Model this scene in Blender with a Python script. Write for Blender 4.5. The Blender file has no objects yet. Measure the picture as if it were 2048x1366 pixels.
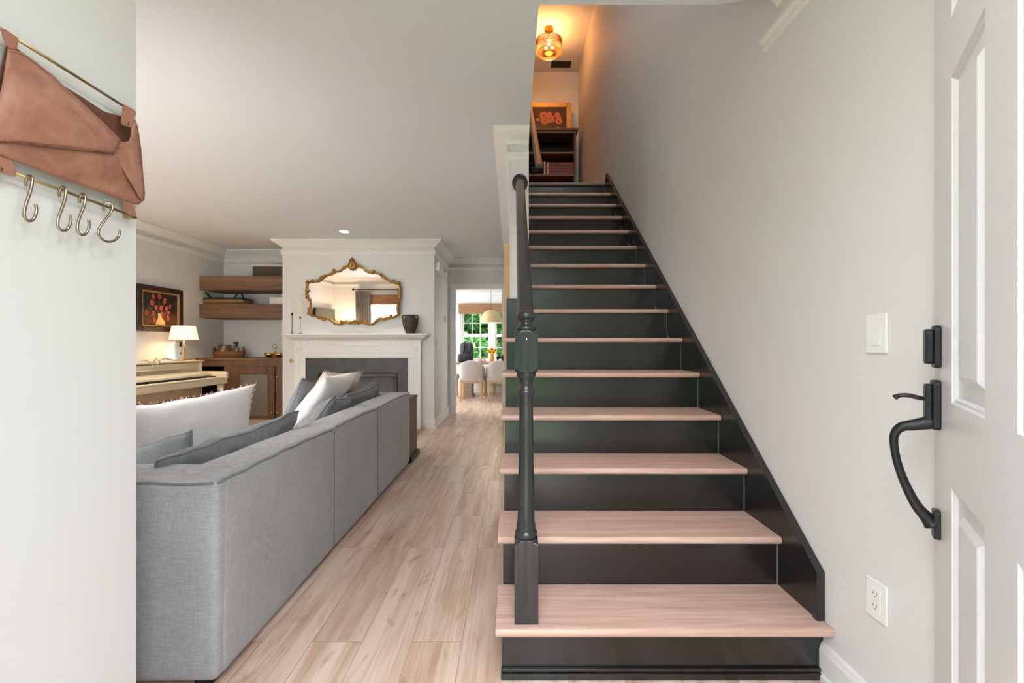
import bpy, bmesh, math, random
from mathutils import Vector, Matrix, Euler, noise as mnoise
random.seed(7)
PI = math.pi
sc = bpy.context.scene
COL = sc.collection

# ------------------------------------------------------------------ camera
H = 1.098          # eye height
F = 925.0          # focal length in pixels of a 2048 wide frame
HY = 690.0         # horizon row
cam = bpy.data.cameras.new('camera')
cam.sensor_width = 36.0
cam.lens = F / 2048.0 * 36.0
cam.shift_y = (HY - 683.0) / 2048.0
cam.clip_start = 0.02
cam.clip_end = 200
camo = bpy.data.objects.new('camera', cam)
COL.objects.link(camo)
camo.location = (0, 0, H)
camo.rotation_euler = (PI / 2, 0, 0)
sc.camera = camo

# ------------------------------------------------------------------ world, sun, exposure
sc.view_settings.view_transform = 'Standard'
sc.view_settings.look = 'None'
sc.view_settings.gamma = 1.0
sc.view_settings.exposure = 0.68
sc.view_settings.use_curve_mapping = False
w = bpy.data.worlds.new('sky')
sc.world = w
w.use_nodes = True
nt = w.node_tree
bg = nt.nodes['Background']
bg.inputs['Color'].default_value = (0.80, 0.90, 1.0, 1)
bg.inputs['Strength'].default_value = 4.0

def sun(name, rot, energy, color, angle):
    l = bpy.data.lights.new(name, 'SUN')
    l.energy = energy; l.color = color; l.angle = angle
    o = bpy.data.objects.new(name, l); COL.objects.link(o)
    o.rotation_euler = rot
    return o
sun('sun', (math.radians(-18), math.radians(30), 0), 5.0, (1, .96, .88), math.radians(2))

def area(name, loc, rot, sx, sy, power, color=(1, 1, 1), spread=PI):
    l = bpy.data.lights.new(name, 'AREA')
    l.shape = 'RECTANGLE'; l.size = sx; l.size_y = sy
    l.energy = power; l.color = color; l.spread = spread
    o = bpy.data.objects.new(name, l); COL.objects.link(o)
    o.location = loc; o.rotation_euler = rot
    return o
# daylight arriving through the openings: open front door, living room window, dining window
area('daylight_front_door', (0.0, -.95, 2.75), (math.radians(52), 0, 0), 2.6, 1.5, 70, (.90, .95, 1))
area('daylight_living_window', (-2.6, 1.02, 1.45), (math.radians(86), 0, 0), 1.7, 1.3, 62, (.94, .97, 1))
area('daylight_living_sky', (-2.6, .42, 2.75), (math.radians(48), 0, 0), 2.0, 1.1, 90, (.92, .96, 1))
area('daylight_dining_window', (-0.45, 11.55, 2.75), (math.radians(-58), 0, 0), 2.2, 1.0, 80, (.95, 1, 1))
area('added_dining_fill', (-2.62, 9.1, 1.5), (0, -PI / 2, 0), 1.5, 1.9, 40, (.95, .98, 1))  # side fill added to brighten the dining room, source unseen
area('added_stairwell_fill', (.57, 1.66, 4.78), (math.radians(76), 0, 0), .62, .66, 10, (1, .93, .86))  # fill added to brighten the stairwell, in an invented upper opening
# fill lamp added over the entry, unseen above the frame
area('added_entry_fill', (0.0, .72, 2.44), (0, 0, 0), .30, .30, 5, (1, .95, .9))

# ------------------------------------------------------------------ colour and material helpers
def lin(c):
    c = c / 255.0
    return c / 12.92 if c <= 0.04045 else ((c + 0.055) / 1.055) ** 2.4
def rgb(r, g, b):
    return (lin(r), lin(g), lin(b), 1)

class NT:
    def __init__(s, name):
        s.m = bpy.data.materials.new(name); s.m.use_nodes = True
        s.t = s.m.node_tree; s.b = s.t.nodes['Principled BSDF']
    def n(s, typ, **kw):
        nd = s.t.nodes.new(typ)
        for k, v in kw.items():
            if k.startswith('i_'):
                key = k[2:].replace('_', ' ')
                nd.inputs[key].default_value = v
            else:
                setattr(nd, k, v)
        return nd
    def l(s, a, b): s.t.links.new(a, b)
    def coord(s, scale=(1, 1, 1), kind='Object', rot=(0, 0, 0)):
        tc = s.n('ShaderNodeTexCoord'); mp = s.n('ShaderNodeMapping')
        mp.inputs['Scale'].default_value = scale
        mp.inputs['Rotation'].default_value = rot
        s.l(tc.outputs[kind], mp.inputs['Vector'])
        return mp.outputs['Vector']
    def ramp(s, fac, stops):
        r = s.n('ShaderNodeValToRGB')
        e = r.color_ramp.elements
        while len(e) < len(stops): e.new(0.5)
        for i, (p, c) in enumerate(stops):
            e[i].position = p; e[i].color = c
        s.l(fac, r.inputs['Fac'])
        return r.outputs['Color']
    def bump(s, h, strength=0.2, dist=0.01):
        b = s.n('ShaderNodeBump'); b.inputs['Strength'].default_value = strength
        b.inputs['Distance'].default_value = dist
        s.l(h, b.inputs['Height']); s.l(b.outputs['Normal'], s.b.inputs['Normal'])

def plain(name, col, rough=0.5, metal=0.0, bump=0.0, bscale=40, var=0.04, coat=0, spec=None):
    k = NT(name)
    k.b.inputs['Roughness'].default_value = rough
    k.b.inputs['Metallic'].default_value = metal
    if coat: k.b.inputs['Coat Weight'].default_value = coat
    if spec is not None: k.b.inputs['Specular IOR Level'].default_value = spec
    nz = k.n('ShaderNodeTexNoise'); nz.inputs['Scale'].default_value = bscale
    nz.inputs['Detail'].default_value = 3
    k.l(k.coord(), nz.inputs['Vector'])
    a = tuple(max(0, c * (1 - var)) for c in col[:3]) + (1,)
    b = tuple(min(1, c * (1 + var)) for c in col[:3]) + (1,)
    k.l(k.ramp(nz.outputs['Fac'], [(0.3, a), (0.7, b)]), k.b.inputs['Base Color'])
    if bump: k.bump(nz.outputs['Fac'], bump, 0.003)
    return k.m

def emis(name, col, strength):
    k = NT(name)
    k.b.inputs['Base Color'].default_value = col
    k.b.inputs['Emission Color'].default_value = col
    k.b.inputs['Emission Strength'].default_value = strength
    return k.m

def wood(name, dark, light, axis='X', rough=0.45, scale=1.0, bump=0.08, mid=None, coat=0):
    k = NT(name); k.b.inputs['Roughness'].default_value = rough
    if coat: k.b.inputs['Coat Weight'].default_value = coat
    s = {'X': (1.2, 22, 22), 'Y': (22, 1.2, 22), 'Z': (22, 22, 1.2)}[axis]
    s = tuple(v * scale for v in s)
    v = k.coord(s)
    nz = k.n('ShaderNodeTexNoise'); nz.inputs['Scale'].default_value = 1.0
    nz.inputs['Detail'].default_value = 6; nz.inputs['Distortion'].default_value = 0.9
    k.l(v, nz.inputs['Vector'])
    nz2 = k.n('ShaderNodeTexNoise'); nz2.inputs['Scale'].default_value = 5.0; nz2.inputs['Detail'].default_value = 4
    k.l(v, nz2.inputs['Vector'])
    mx = k.n('ShaderNodeMath', operation='MULTIPLY_ADD')
    k.l(nz2.outputs['Fac'], mx.inputs[0]); mx.inputs[1].default_value = 0.35
    k.l(nz.outputs['Fac'], mx.inputs[2])
    if mid is None: mid = tuple((a + b) / 2 for a, b in zip(dark, light))
    k.l(k.ramp(mx.outputs[0], [(0.42, dark), (0.66, mid), (0.9, light)]), k.b.inputs['Base Color'])
    if bump: k.bump(mx.outputs[0], bump, 0.002)
    return k.m

def linen(name, c1, c2, s=650, rough=0.95, patch=0.5):
    k = NT(name); k.b.inputs['Roughness'].default_value = rough
    k.b.inputs['Specular IOR Level'].default_value = 0.15
    k.b.inputs['Sheen Weight'].default_value = 0.15
    a = k.n('ShaderNodeTexNoise'); a.inputs['Scale'].default_value = 1; a.inputs['Detail'].default_value = 3
    k.l(k.coord((s * .5, s * .5, s * 0.03)), a.inputs['Vector'])
    b = k.n('ShaderNodeTexNoise'); b.inputs['Scale'].default_value = 1; b.inputs['Detail'].default_value = 3
    k.l(k.coord((s * 0.03, s * 0.03, s * .5)), b.inputs['Vector'])
    c = k.n('ShaderNodeTexNoise'); c.inputs['Scale'].default_value = 5; c.inputs['Detail'].default_value = 3
    k.l(k.coord(), c.inputs['Vector'])
    ad = k.n('ShaderNodeMath', operation='ADD'); k.l(a.outputs['Fac'], ad.inputs[0]); k.l(b.outputs['Fac'], ad.inputs[1])
    ad2 = k.n('ShaderNodeMath', operation='MULTIPLY_ADD'); k.l(c.outputs['Fac'], ad2.inputs[0]); ad2.inputs[1].default_value = patch
    k.l(ad.outputs[0], ad2.inputs[2])
    k.l(k.ramp(ad2.outputs[0], [(0.0, c1), (1.0, c2)]), k.b.inputs['Base Color'])
    # ramp works on 0..1, so bring the sum into range
    mr = k.n('ShaderNodeMapRange'); mr.inputs['From Min'].default_value = 0.8 + patch * .3; mr.inputs['From Max'].default_value = 1.2 + patch * .7
    k.l(ad2.outputs[0], mr.inputs['Value'])
    for lk in list(k.t.links):
        if lk.to_node.type == 'VALTORGB': k.t.links.remove(lk)
    rp = [n for n in k.t.nodes if n.type == 'VALTORGB'][0]
    k.l(mr.outputs['Result'], rp.inputs['Fac'])
    k.bump(ad.outputs[0], 0.25, 0.0015)
    return k.m

def floor_mat():
    k = NT('light_oak_planks')
    k.b.inputs['Roughness'].default_value = 0.34
    k.b.inputs['Specular IOR Level'].default_value = 0.45
    v = k.coord((1, 1, 1), rot=(0, 0, PI / 2))
    br = k.n('ShaderNodeTexBrick')
    br.offset = 0.37; br.offset_frequency = 2
    br.inputs['Color1'].default_value = (0, 0, 0, 1); br.inputs['Color2'].default_value = (1, 1, 1, 1)
    br.inputs['Mortar'].default_value = (0.5, 0.5, 0.5, 1)
    br.inputs['Scale'].default_value = 1.0
    br.inputs['Mortar Size'].default_value = 0.0012
    br.inputs['Mortar Smooth'].default_value = 0.3
    br.inputs['Brick Width'].default_value = 1.25
    br.inputs['Row Height'].default_value = 0.185
    k.l(v, br.inputs['Vector'])
    sep = k.n('ShaderNodeSeparateColor'); k.l(br.outputs['Color'], sep.inputs['Color'])
    wv = k.n('ShaderNodeMath', operation='MULTIPLY'); k.l(sep.outputs['Red'], wv.inputs[0]); wv.inputs[1].default_value = 37.0
    # broad soft figure
    a = k.n('ShaderNodeTexNoise', noise_dimensions='4D'); a.inputs['Scale'].default_value = 1.0
    a.inputs['Detail'].default_value = 3; a.inputs['Distortion'].default_value = 0.6
    k.l(k.coord((13, 1.1, 1)), a.inputs['Vector']); k.l(wv.outputs[0], a.inputs['W'])
    # fine grain
    g = k.n('ShaderNodeTexNoise', noise_dimensions='4D'); g.inputs['Scale'].default_value = 1.0
    g.inputs['Detail'].default_value = 5; g.inputs['Distortion'].default_value = 0.3
    k.l(k.coord((90, 2.5, 1)), g.inputs['Vector']); k.l(wv.outputs[0], g.inputs['W'])
    # knots: distorted rings
    kn = k.n('ShaderNodeTexNoise', noise_dimensions='4D'); kn.inputs['Scale'].default_value = 1.0
    kn.inputs['Detail'].default_value = 2; kn.inputs['Distortion'].default_value = 2.6
    k.l(k.coord((7.5, 3.2, 1)), kn.inputs['Vector']); k.l(wv.outputs[0], kn.inputs['W'])
    s1 = k.n('ShaderNodeMath', operation='MULTIPLY_ADD'); k.l(g.outputs['Fac'], s1.inputs[0]); s1.inputs[1].default_value = 0.45; k.l(a.outputs['Fac'], s1.inputs[2])
    base = k.ramp(s1.outputs[0], [(0.42, rgb(176, 140, 117)), (0.62, rgb(204, 170, 147)), (0.85, rgb(230, 207, 190))])
    kr = k.ramp(kn.outputs['Fac'], [(0.60, (1, 1, 1, 1)), (0.70, (0.80, 0.72, 0.66, 1)), (0.78, (0.62, .5, .42, 1))])
    m1 = k.n('ShaderNodeMixRGB', blend_type='MULTIPLY'); m1.inputs['Fac'].default_value = 0.8
    k.l(base, m1.inputs['Color1']); k.l(kr, m1.inputs['Color2'])
    # plank to plank tone
    tone = k.ramp(sep.outputs['Red'], [(0, (0.90, .87, .85, 1)), (0.5, (1.0, .98, .97, 1)), (1, (1.06, 1.06, 1.06, 1))])
    m2 = k.n('ShaderNodeMixRGB', blend_type='MULTIPLY'); m2.inputs['Fac'].default_value = 1.0
    k.l(m1.outputs[0], m2.inputs['Color1']); k.l(tone, m2.inputs['Color2'])
    m3 = k.n('ShaderNodeMixRGB', blend_type='MIX'); k.l(br.outputs['Fac'], m3.inputs['Fac'])
    k.l(m2.outputs[0], m3.inputs['Color1']); m3.inputs['Color2'].default_value = rgb(158, 126, 105)
    k.l(m3.outputs[0], k.b.inputs['Base Color'])
    inv = k.n('ShaderNodeMath', operation='MULTIPLY_ADD'); k.l(br.outputs['Fac'], inv.inputs[0]); inv.inputs[1].default_value = -1.0
    k.l(g.outputs['Fac'], inv.inputs[2])
    k.bump(inv.outputs[0], 0.10, 0.002)
    return k.m

def leather_mat():
    k = NT('tan_leather'); k.b.inputs['Roughness'].default_value = 0.42
    n1 = k.n('ShaderNodeTexNoise'); n1.inputs['Scale'].default_value = 14; n1.inputs['Detail'].default_value = 6; n1.inputs['Distortion'].default_value = 1.2
    k.l(k.coord(), n1.inputs['Vector'])
    k.l(k.ramp(n1.outputs['Fac'], [(0.25, rgb(146, 98, 80)), (0.5, rgb(168, 116, 96)), (0.78, rgb(188, 138, 116))]), k.b.inputs['Base Color'])
    v = k.n('ShaderNodeTexVoronoi'); v.inputs['Scale'].default_value = 260
    k.l(k.coord(), v.inputs['Vector'])
    k.bump(v.outputs['Distance'], 0.12, 0.001)
    return k.m

def wicker_mat(name, c1, c2, s=120):
    k = NT(name); k.b.inputs['Roughness'].default_value = 0.8
    br = k.n('ShaderNodeTexBrick'); br.inputs['Scale'].default_value = s
    br.inputs['Color1'].default_value = c1; br.inputs['Color2'].default_value = c2
    br.inputs['Mortar'].default_value = tuple(x * .35 for x in c1[:3]) + (1,)
    br.inputs['Mortar Size'].default_value = 0.06
    tc = k.n('ShaderNodeTexCoord'); sx = k.n('ShaderNodeSeparateXYZ'); cx = k.n('ShaderNodeCombineXYZ')
    k.l(tc.outputs['Object'], sx.inputs[0])
    ad = k.n('ShaderNodeMath', operation='ADD'); k.l(sx.outputs['X'], ad.inputs[0]); k.l(sx.outputs['Y'], ad.inputs[1])
    k.l(ad.outputs[0], cx.inputs['X']); k.l(sx.outputs['Z'], cx.inputs['Y'])
    k.l(cx.outputs[0], br.inputs['Vector'])
    k.l(br.outputs['Color'], k.b.inputs['Base Color'])
    k.bump(br.outputs['Fac'], -0.4, 0.004)
    return k.m

def rug_mat():
    k = NT('patterned_kilim'); k.b.inputs['Roughness'].default_value = 0.95
    v = k.n('ShaderNodeTexVoronoi'); v.inputs['Scale'].default_value = 28
    k.l(k.coord(), v.inputs['Vector'])
    k.l(k.ramp(v.outputs['Distance'], [(0.1, rgb(190, 170, 145)), (0.22, rgb(40, 26, 26)), (0.4, rgb(96, 34, 30)), (0.7, rgb(60, 20, 22))]), k.b.inputs['Base Color'])
    return k.m

def leaf_mat(name, c1, c2):
    k = NT(name); k.b.inputs['Roughness'].default_value = 0.6
    n1 = k.n('ShaderNodeTexNoise'); n1.inputs['Scale'].default_value = 3.5; n1.inputs['Detail'].default_value = 4
    k.l(k.coord(), n1.inputs['Vector'])
    k.l(k.ramp(n1.outputs['Fac'], [(0.3, c1), (0.7, c2)]), k.b.inputs['Base Color'])
    return k.m

M = {}
M['wall'] = plain('wall_paint', rgb(225, 224, 223), 0.6, 0, 0.03, 180, 0.012)
M['ceil'] = plain('ceiling_paint', rgb(222, 226, 230), 0.75, 0, 0.03, 120, 0.012)
M['trim'] = plain('white_trim_paint', rgb(236, 235, 232), 0.35, 0, 0, 30, 0.01)
M['door'] = plain('door_paint', rgb(226, 226, 227), 0.32, 0, 0.02, 60, 0.015)
M['floor'] = floor_mat()
M['tread'] = wood('pink_oak_tread', rgb(194, 153, 137), rgb(227, 195, 181), 'X', 0.42, 1.6, 0.06, rgb(212, 174, 158))
M['landing'] = wood('grey_washed_oak', rgb(120, 104, 94), rgb(168, 150, 138), 'X', 0.45)
def black_mat():
    k = NT('black_gloss_paint')
    n1 = k.n('ShaderNodeTexNoise'); n1.inputs['Scale'].default_value = 1; n1.inputs['Detail'].default_value = 5
    k.l(k.coord((4, 30, 60)), n1.inputs['Vector'])
    k.l(k.ramp(n1.outputs['Fac'], [(0.3, rgb(22, 20, 20)), (0.7, rgb(32, 30, 29))]), k.b.inputs['Base Color'])
    n2 = k.n('ShaderNodeTexNoise'); n2.inputs['Scale'].default_value = 3; n2.inputs['Detail'].default_value = 4
    k.l(k.coord(), n2.inputs['Vector'])
    mr = k.n('ShaderNodeMapRange'); mr.inputs['To Min'].default_value = .19; mr.inputs['To Max'].default_value = .32
    k.l(n2.outputs['Fac'], mr.inputs['Value']); k.l(mr.outputs['Result'], k.b.inputs['Roughness'])
    k.b.inputs['Specular IOR Level'].default_value = 0.8
    k.bump(n1.outputs['Fac'], 0.25, 0.0015)
    return k.m
M['black'] = black_mat()
M['rail'] = wood('black_stained_rail', rgb(30, 30, 31), rgb(56, 55, 56), 'Z', 0.22, 2.0, 0.12)
M['railwood'] = wood('brown_rail_wood', rgb(88, 62, 42), rgb(142, 106, 74), 'Y', 0.35)
M['iron'] = plain('dark_bronze_metal', rgb(46, 46, 48), 0.38, 0.5, 0, 90, 0.06)
M['blackmetal'] = plain('black_metal', rgb(20, 19, 18), 0.4, 0.6)
M['sofa'] = linen('grey_sofa_linen', rgb(148, 147, 148), rgb(178, 177, 178), 1150, patch=0.5)
M['sofa_dk'] = linen('slate_cushion_linen', rgb(110, 111, 113), rgb(133, 134, 136), 1100, patch=0.3)
M['white_linen'] = linen('white_linen', rgb(228, 220, 218), rgb(242, 238, 236), 1000, patch=0.3)
M['cream_linen'] = linen('cream_linen', rgb(206, 190, 174), rgb(226, 213, 200), patch=0.4)
M['leather'] = leather_mat()
M['leather_in'] = plain('dark_leather_inside', rgb(112, 68, 50), 0.6, 0, .1, 120)
M['brass'] = plain('antique_brass', rgb(186, 160, 112), 0.3, 1.0, 0, 90, 0.08)
M['satin'] = plain('satin_champagne_metal', rgb(180, 166, 142), 0.28, 1.0, 0, 90, 0.05)
M['goldp'] = plain('polished_gold', rgb(212, 170, 84), 0.2, 1.0)
M['gilt'] = plain('gilt_frame', rgb(150, 112, 52), 0.34, 0.85, 0.5, 70, 0.35)
M['giltpic'] = plain('gilt_picture_frame', rgb(192, 160, 98), 0.4, 0.7, 0.2, 60, 0.2)
M['mirror'] = plain('mirror_silver', (0.9, 0.9, 0.9, 1), 0.01, 1.0, 0, 1, 0)
M['darkwood'] = wood('walnut_stain', rgb(84, 60, 42), rgb(132, 98, 72), 'X', 0.5, .8)
M['darkwoodz'] = wood('walnut_stain_upright', rgb(88, 60, 42), rgb(112, 82, 60), 'Z', 0.5, .6, .04)
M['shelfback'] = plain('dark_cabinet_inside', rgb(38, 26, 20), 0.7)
M['screen'] = linen('cabinet_mesh_fabric', rgb(104, 98, 88), rgb(132, 124, 112), 900)
M['slate'] = plain('honed_slate', rgb(66, 66, 64), 0.45, 0, 0.1, 9, 0.3)
M['soot'] = plain('firebox_lining', rgb(42, 40, 37), 0.7, 0, 0.1, 20, 0.2)
M['fireback'] = plain('pale_firebox_panel', rgb(120, 122, 114), 0.5, 0, 0, 12, 0.12)
M['piano'] = plain('cream_piano_lacquer', rgb(222, 206, 172), 0.28, 0, 0, 12, 0.03, 0.3)
M['keys'] = plain('ivory_keys', rgb(232, 222, 198), 0.3)
M['ebony'] = plain('ebony', rgb(22, 18, 16), 0.3)
M['rug'] = rug_mat()
M['wicker'] = wicker_mat('honey_wicker', rgb(176, 118, 74), rgb(140, 88, 54), 60)
M['wicker_lt'] = wicker_mat('natural_seagrass', rgb(196, 152, 104), rgb(158, 116, 74), 60)
M['wicker_dk'] = wicker_mat('dark_woven_seagrass', rgb(118, 100, 84), rgb(70, 58, 50), 55)
M['white'] = plain('white_plastic', rgb(240, 240, 238), 0.35, 0, 0, 20, 0.01)
M['paper'] = plain('white_paper', rgb(236, 233, 228), 0.7)
M['wax'] = plain('ivory_candle_wax', rgb(240, 228, 192), 0.5)
M['pot'] = plain('dark_terracotta', rgb(72, 60, 54), 0.75, 0, 0.5, 22, 0.3)
M['bowl'] = plain('brushed_bronze', rgb(150, 128, 94), 0.32, 0.8, 0, 30, 0.15)
M['oak'] = wood('natural_oak', rgb(196, 154, 104), rgb(226, 190, 142), 'Z', 0.5)
M['oaktable'] = wood('weathered_oak_table', rgb(128, 106, 92), rgb(172, 152, 136), 'X', 0.5)
M['chairfab'] = linen('oatmeal_chair_fabric', rgb(186, 176, 168), rgb(206, 198, 190), patch=0.3)
M['shade'] = wood('bamboo_shade', rgb(118, 82, 54), rgb(172, 128, 88), 'X', 0.8, 3.0, 0.3)
M['domelamp'] = wood('ribbed_pendant_shell', rgb(178, 152, 104), rgb(214, 190, 142), 'Z', 0.6, 1.5)
M['pack'] = plain('charcoal_nylon', rgb(40, 42, 46), 0.75, 0, .2, 200)
M['amber'] = plain('amber_glazed_vase', rgb(226, 150, 50), 0.2)
M['yellow'] = plain('sunflower_petals', rgb(250, 196, 40), 0.6)
M['brown'] = plain('flower_centre', rgb(70, 42, 22), 0.9)
M['greenst'] = leaf_mat('green_leaf', rgb(38, 70, 30), rgb(70, 110, 44))
M['leafA'] = leaf_mat('tree_leaves', rgb(34, 76, 32), rgb(84, 134, 62))
M['leafB'] = leaf_mat('hedge_leaves', rgb(46, 94, 40), rgb(104, 154, 76))
M['bark'] = plain('bark', rgb(92, 78, 64), 0.9, 0, .5, 12, .2)
M['grass'] = plain('lawn_grass', rgb(104, 146, 74), 0.9, 0, .3, 30, .25)
M['concrete'] = plain('porch_concrete', rgb(186, 182, 174), 0.8, 0, .1, 20, .06)
M['curtain'] = linen('taupe_curtain', rgb(158, 148, 138), rgb(184, 174, 164), patch=.3)
M['vent'] = plain('dark_vent_metal', rgb(18, 17, 17), 0.6)
M['tv'] = plain('television_glass', rgb(16, 20, 26), 0.12)
M['caulk'] = plain('grey_caulk', rgb(120, 118, 114), .7)
M['rope_glow'] = plain('glow_toned_rope', rgb(232, 204, 160), 0.75, 0, .4, 90, .15)  # lamp glow of the lower tier put into a paler rope colour
M['rope'] = plain('jute_rope', rgb(170, 108, 52), 0.75, 0, .4, 90, .3)
def glass_mat():
    k = NT('window_glass')
    k.b.inputs['Transmission Weight'].default_value = 1.0
    k.b.inputs['Roughness'].default_value = 0.0
    k.b.inputs['IOR'].default_value = 1.01
    k.b.inputs['Base Color'].default_value = (1, 1, 1, 1)
    return k.m
M['glass'] = glass_mat()

# ------------------------------------------------------------------ mesh helpers
class MB:
    """collects shapes, then links them as ONE mesh object"""
    def __init__(s): s.bm = bmesh.new()
    def box(s, x0, x1, y0, y1, z0, z1):
        v = [s.bm.verts.new(p) for p in ((x0, y0, z0), (x1, y0, z0), (x1, y1, z0), (x0, y1, z0),
                                         (x0, y0, z1), (x1, y0, z1), (x1, y1, z1), (x0, y1, z1))]
        for f in ((0, 3, 2, 1), (4, 5, 6, 7), (0, 1, 5, 4), (1, 2, 6, 5), (2, 3, 7, 6), (3, 0, 4, 7)):
            s.bm.faces.new([v[i] for i in f])
        return s
    def prism(s, pts, axis, a, b):
        """extrude a 2D polygon along an axis; pts are in the two other axes in xyz order"""
        def P(p, t):
            if axis == 'x': return (t, p[0], p[1])
            if axis == 'y': return (p[0], t, p[1])
            return (p[0], p[1], t)
        A = [s.bm.verts.new(P(p, a)) for p in pts]; B = [s.bm.verts.new(P(p, b)) for p in pts]
        n = len(pts)
        s.bm.faces.new(A); s.bm.faces.new(B[::-1])
        for i in range(n): s.bm.faces.new((A[i], B[i], B[(i + 1) % n], A[(i + 1) % n]))
        return s
    def lathe(s, prof, c=(0, 0, 0), seg=24, sx=1, sy=1, cap=True):
        """prof: list of (radius, z) from bottom to top"""
        rings = []
        for r, z in prof:
            rings.append([s.bm.verts.new((c[0] + sx * r * math.cos(2 * PI * i / seg), c[1] + sy * r * math.sin(2 * PI * i / seg), c[2] + z)) for i in range(seg)])
        for a, b in zip(rings, rings[1:]):
            for i in range(seg):
                s.bm.faces.new((a[i], a[(i + 1) % seg], b[(i + 1) % seg], b[i]))
        if cap:
            s.bm.faces.new(rings[0][::-1]); s.bm.faces.new(rings[-1])
        return s
    def tube(s, path, r, seg=10, closed=False, flat=1.0):
        """r: number or list per point"""
        P = [Vector(p) for p in path]; n = len(P)
        R = r if isinstance(r, (list, tuple)) else [r] * n
        rings = []; up = Vector((0, 0, 1)); prevn = None
        for i in range(n):
            if closed: t = P[(i + 1) % n] - P[i - 1]
            else: t = P[min(i + 1, n - 1)] - P[max(i - 1, 0)]
            t.normalize()
            if prevn is None:
                a = up if abs(t.dot(up)) < 0.9 else Vector((1, 0, 0))
                nn = (a - t * a.dot(t)).normalized()
            else:
                nn = (prevn - t * prevn.dot(t)).normalized()
            prevn = nn; bn = t.cross(nn)
            rings.append([s.bm.verts.new(P[i] + nn * R[i] * math.cos(2 * PI * k / seg) + bn * R[i] * flat * math.sin(2 * PI * k / seg)) for k in range(seg)])
        m = n if closed else n - 1
        for i in range(m):
            a, b = rings[i], rings[(i + 1) % n]
            for k in range(seg): s.bm.faces.new((a[k], a[(k + 1) % seg], b[(k + 1) % seg], b[k]))
        if not closed:
            s.bm.faces.new(rings[0][::-1]); s.bm.faces.new(rings[-1])
        return s
    def ball(s, c, r, sx=1, sy=1, sz=1, seg=12, rings=8):
        d = bmesh.ops.create_uvsphere(s.bm, u_segments=seg, v_segments=rings, radius=r)
        for v in d['verts']: v.co = Vector((v.co.x * sx + c[0], v.co.y * sy + c[1], v.co.z * sz + c[2]))
        return s
    def sweep(s, prof, path, inward, closed=False, z=0.0):
        """crown or baseboard: prof is (out, z) points; path is xy points; out goes to the side 'inward' (+1 left of travel)"""
        n = len(path); P = [Vector((p[0], p[1])) for p in path]
        rings = []
        for i in range(n):
            def nrm(a, b):
                d = (b - a).normalized(); return Vector((-d.y, d.x)) * inward
            if i == 0 and not closed: m = nrm(P[0], P[1])
            elif i == n - 1 and not closed: m = nrm(P[-2], P[-1])
            else:
                a = nrm(P[i - 1], P[i]); b = nrm(P[i], P[(i + 1) % n])
                m = (a + b); m = m / max(1e-6, (m.length_squared) / 2) if m.length > 1e-6 else a
            rings.append([s.bm.verts.new((P[i].x + m.x * o, P[i].y + m.y * o, z + zz)) for o, zz in prof])
        k = len(prof)
        for i in range(n - 1):
            for j in range(k): s.bm.faces.new((rings[i][j], rings[i][(j + 1) % k], rings[i + 1][(j + 1) % k], rings[i + 1][j]))
        s.bm.faces.new(rings[0]); s.bm.faces.new(rings[-1][::-1])
        return s
    def build(s, name, mat, parent=None, bevel=0, segs=2, smooth=False, sub=0, loc=None):
        bmesh.ops.recalc_face_normals(s.bm, faces=s.bm.faces)
        me = bpy.data.meshes.new(name); s.bm.to_mesh(me); s.bm.free()
        me.materials.append(M[mat] if isinstance(mat, str) else mat)
        o = bpy.data.objects.new(name, me); COL.objects.link(o)
        if smooth:
            for p in me.polygons: p.use_smooth = True
        if bevel:
            b = o.modifiers.new('b', 'BEVEL'); b.width = bevel; b.segments = segs; b.limit_method = 'ANGLE'; b.angle_limit = math.radians(35)
            b.harden_normals = False
        if sub:
            q = o.modifiers.new('s', 'SUBSURF'); q.levels = sub; q.render_levels = sub
        if parent is not None:
            o.parent = parent
            if parent.type == 'EMPTY': pass
            o.matrix_parent_inverse = Matrix.Identity(4)
            # children are modelled in world space unless the parent sits at its own origin
            if parent.get('_w'): o.location = -Vector(parent['_w'])
        return o

def tag(o, label=None, cat=None, group=None, kind=None):
    if label: o['label'] = label
    if cat: o['category'] = cat
    if group: o['group'] = group
    if kind: o['kind'] = kind
    return o
def thing(name, label, cat, loc=(0, 0, 0), group=None, kind=None, rot=(0, 0, 0), world=True):
    """Empty at the base. world=True: children meshes are given in world coordinates"""
    o = bpy.data.objects.new(name, None); COL.objects.link(o)
    o.location = loc; o.rotation_euler = rot; o.empty_display_size = 0.1
    if world: o['_w'] = list(loc)
    return tag(o, label, cat, group, kind)
def struct(o): o['kind'] = 'structure'; return o
def child(name, mb, mat, parent, **kw):
    """part of a thing whose empty sits at loc; geometry in world coordinates"""
    p = parent
    base = Vector((0, 0, 0))
    q = parent
    while q is not None:
        if q.get('_w') is not None: base = Vector(q['_w']); break
        q = q.parent
    o = mb.build(name, mat, None, **kw)
    o.parent = parent
    if parent.type == 'EMPTY' and parent.get('_w') is not None: o.location = -base
    return o
def dup(o, loc=None, rot=None, label=None, parent=None):
    c = o.copy(); COL.objects.link(c)
    if parent is not None: c.parent = parent
    for ch in o.children: dup(ch, parent=c)
    if loc is not None: c.location = loc
    if rot is not None: c.rotation_euler = rot
    if label: c['label'] = label
    return c
def at(px, py, Y): return Vector(((px - 1024) * Y / F, Y, H + (HY - py) * Y / F))
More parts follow.
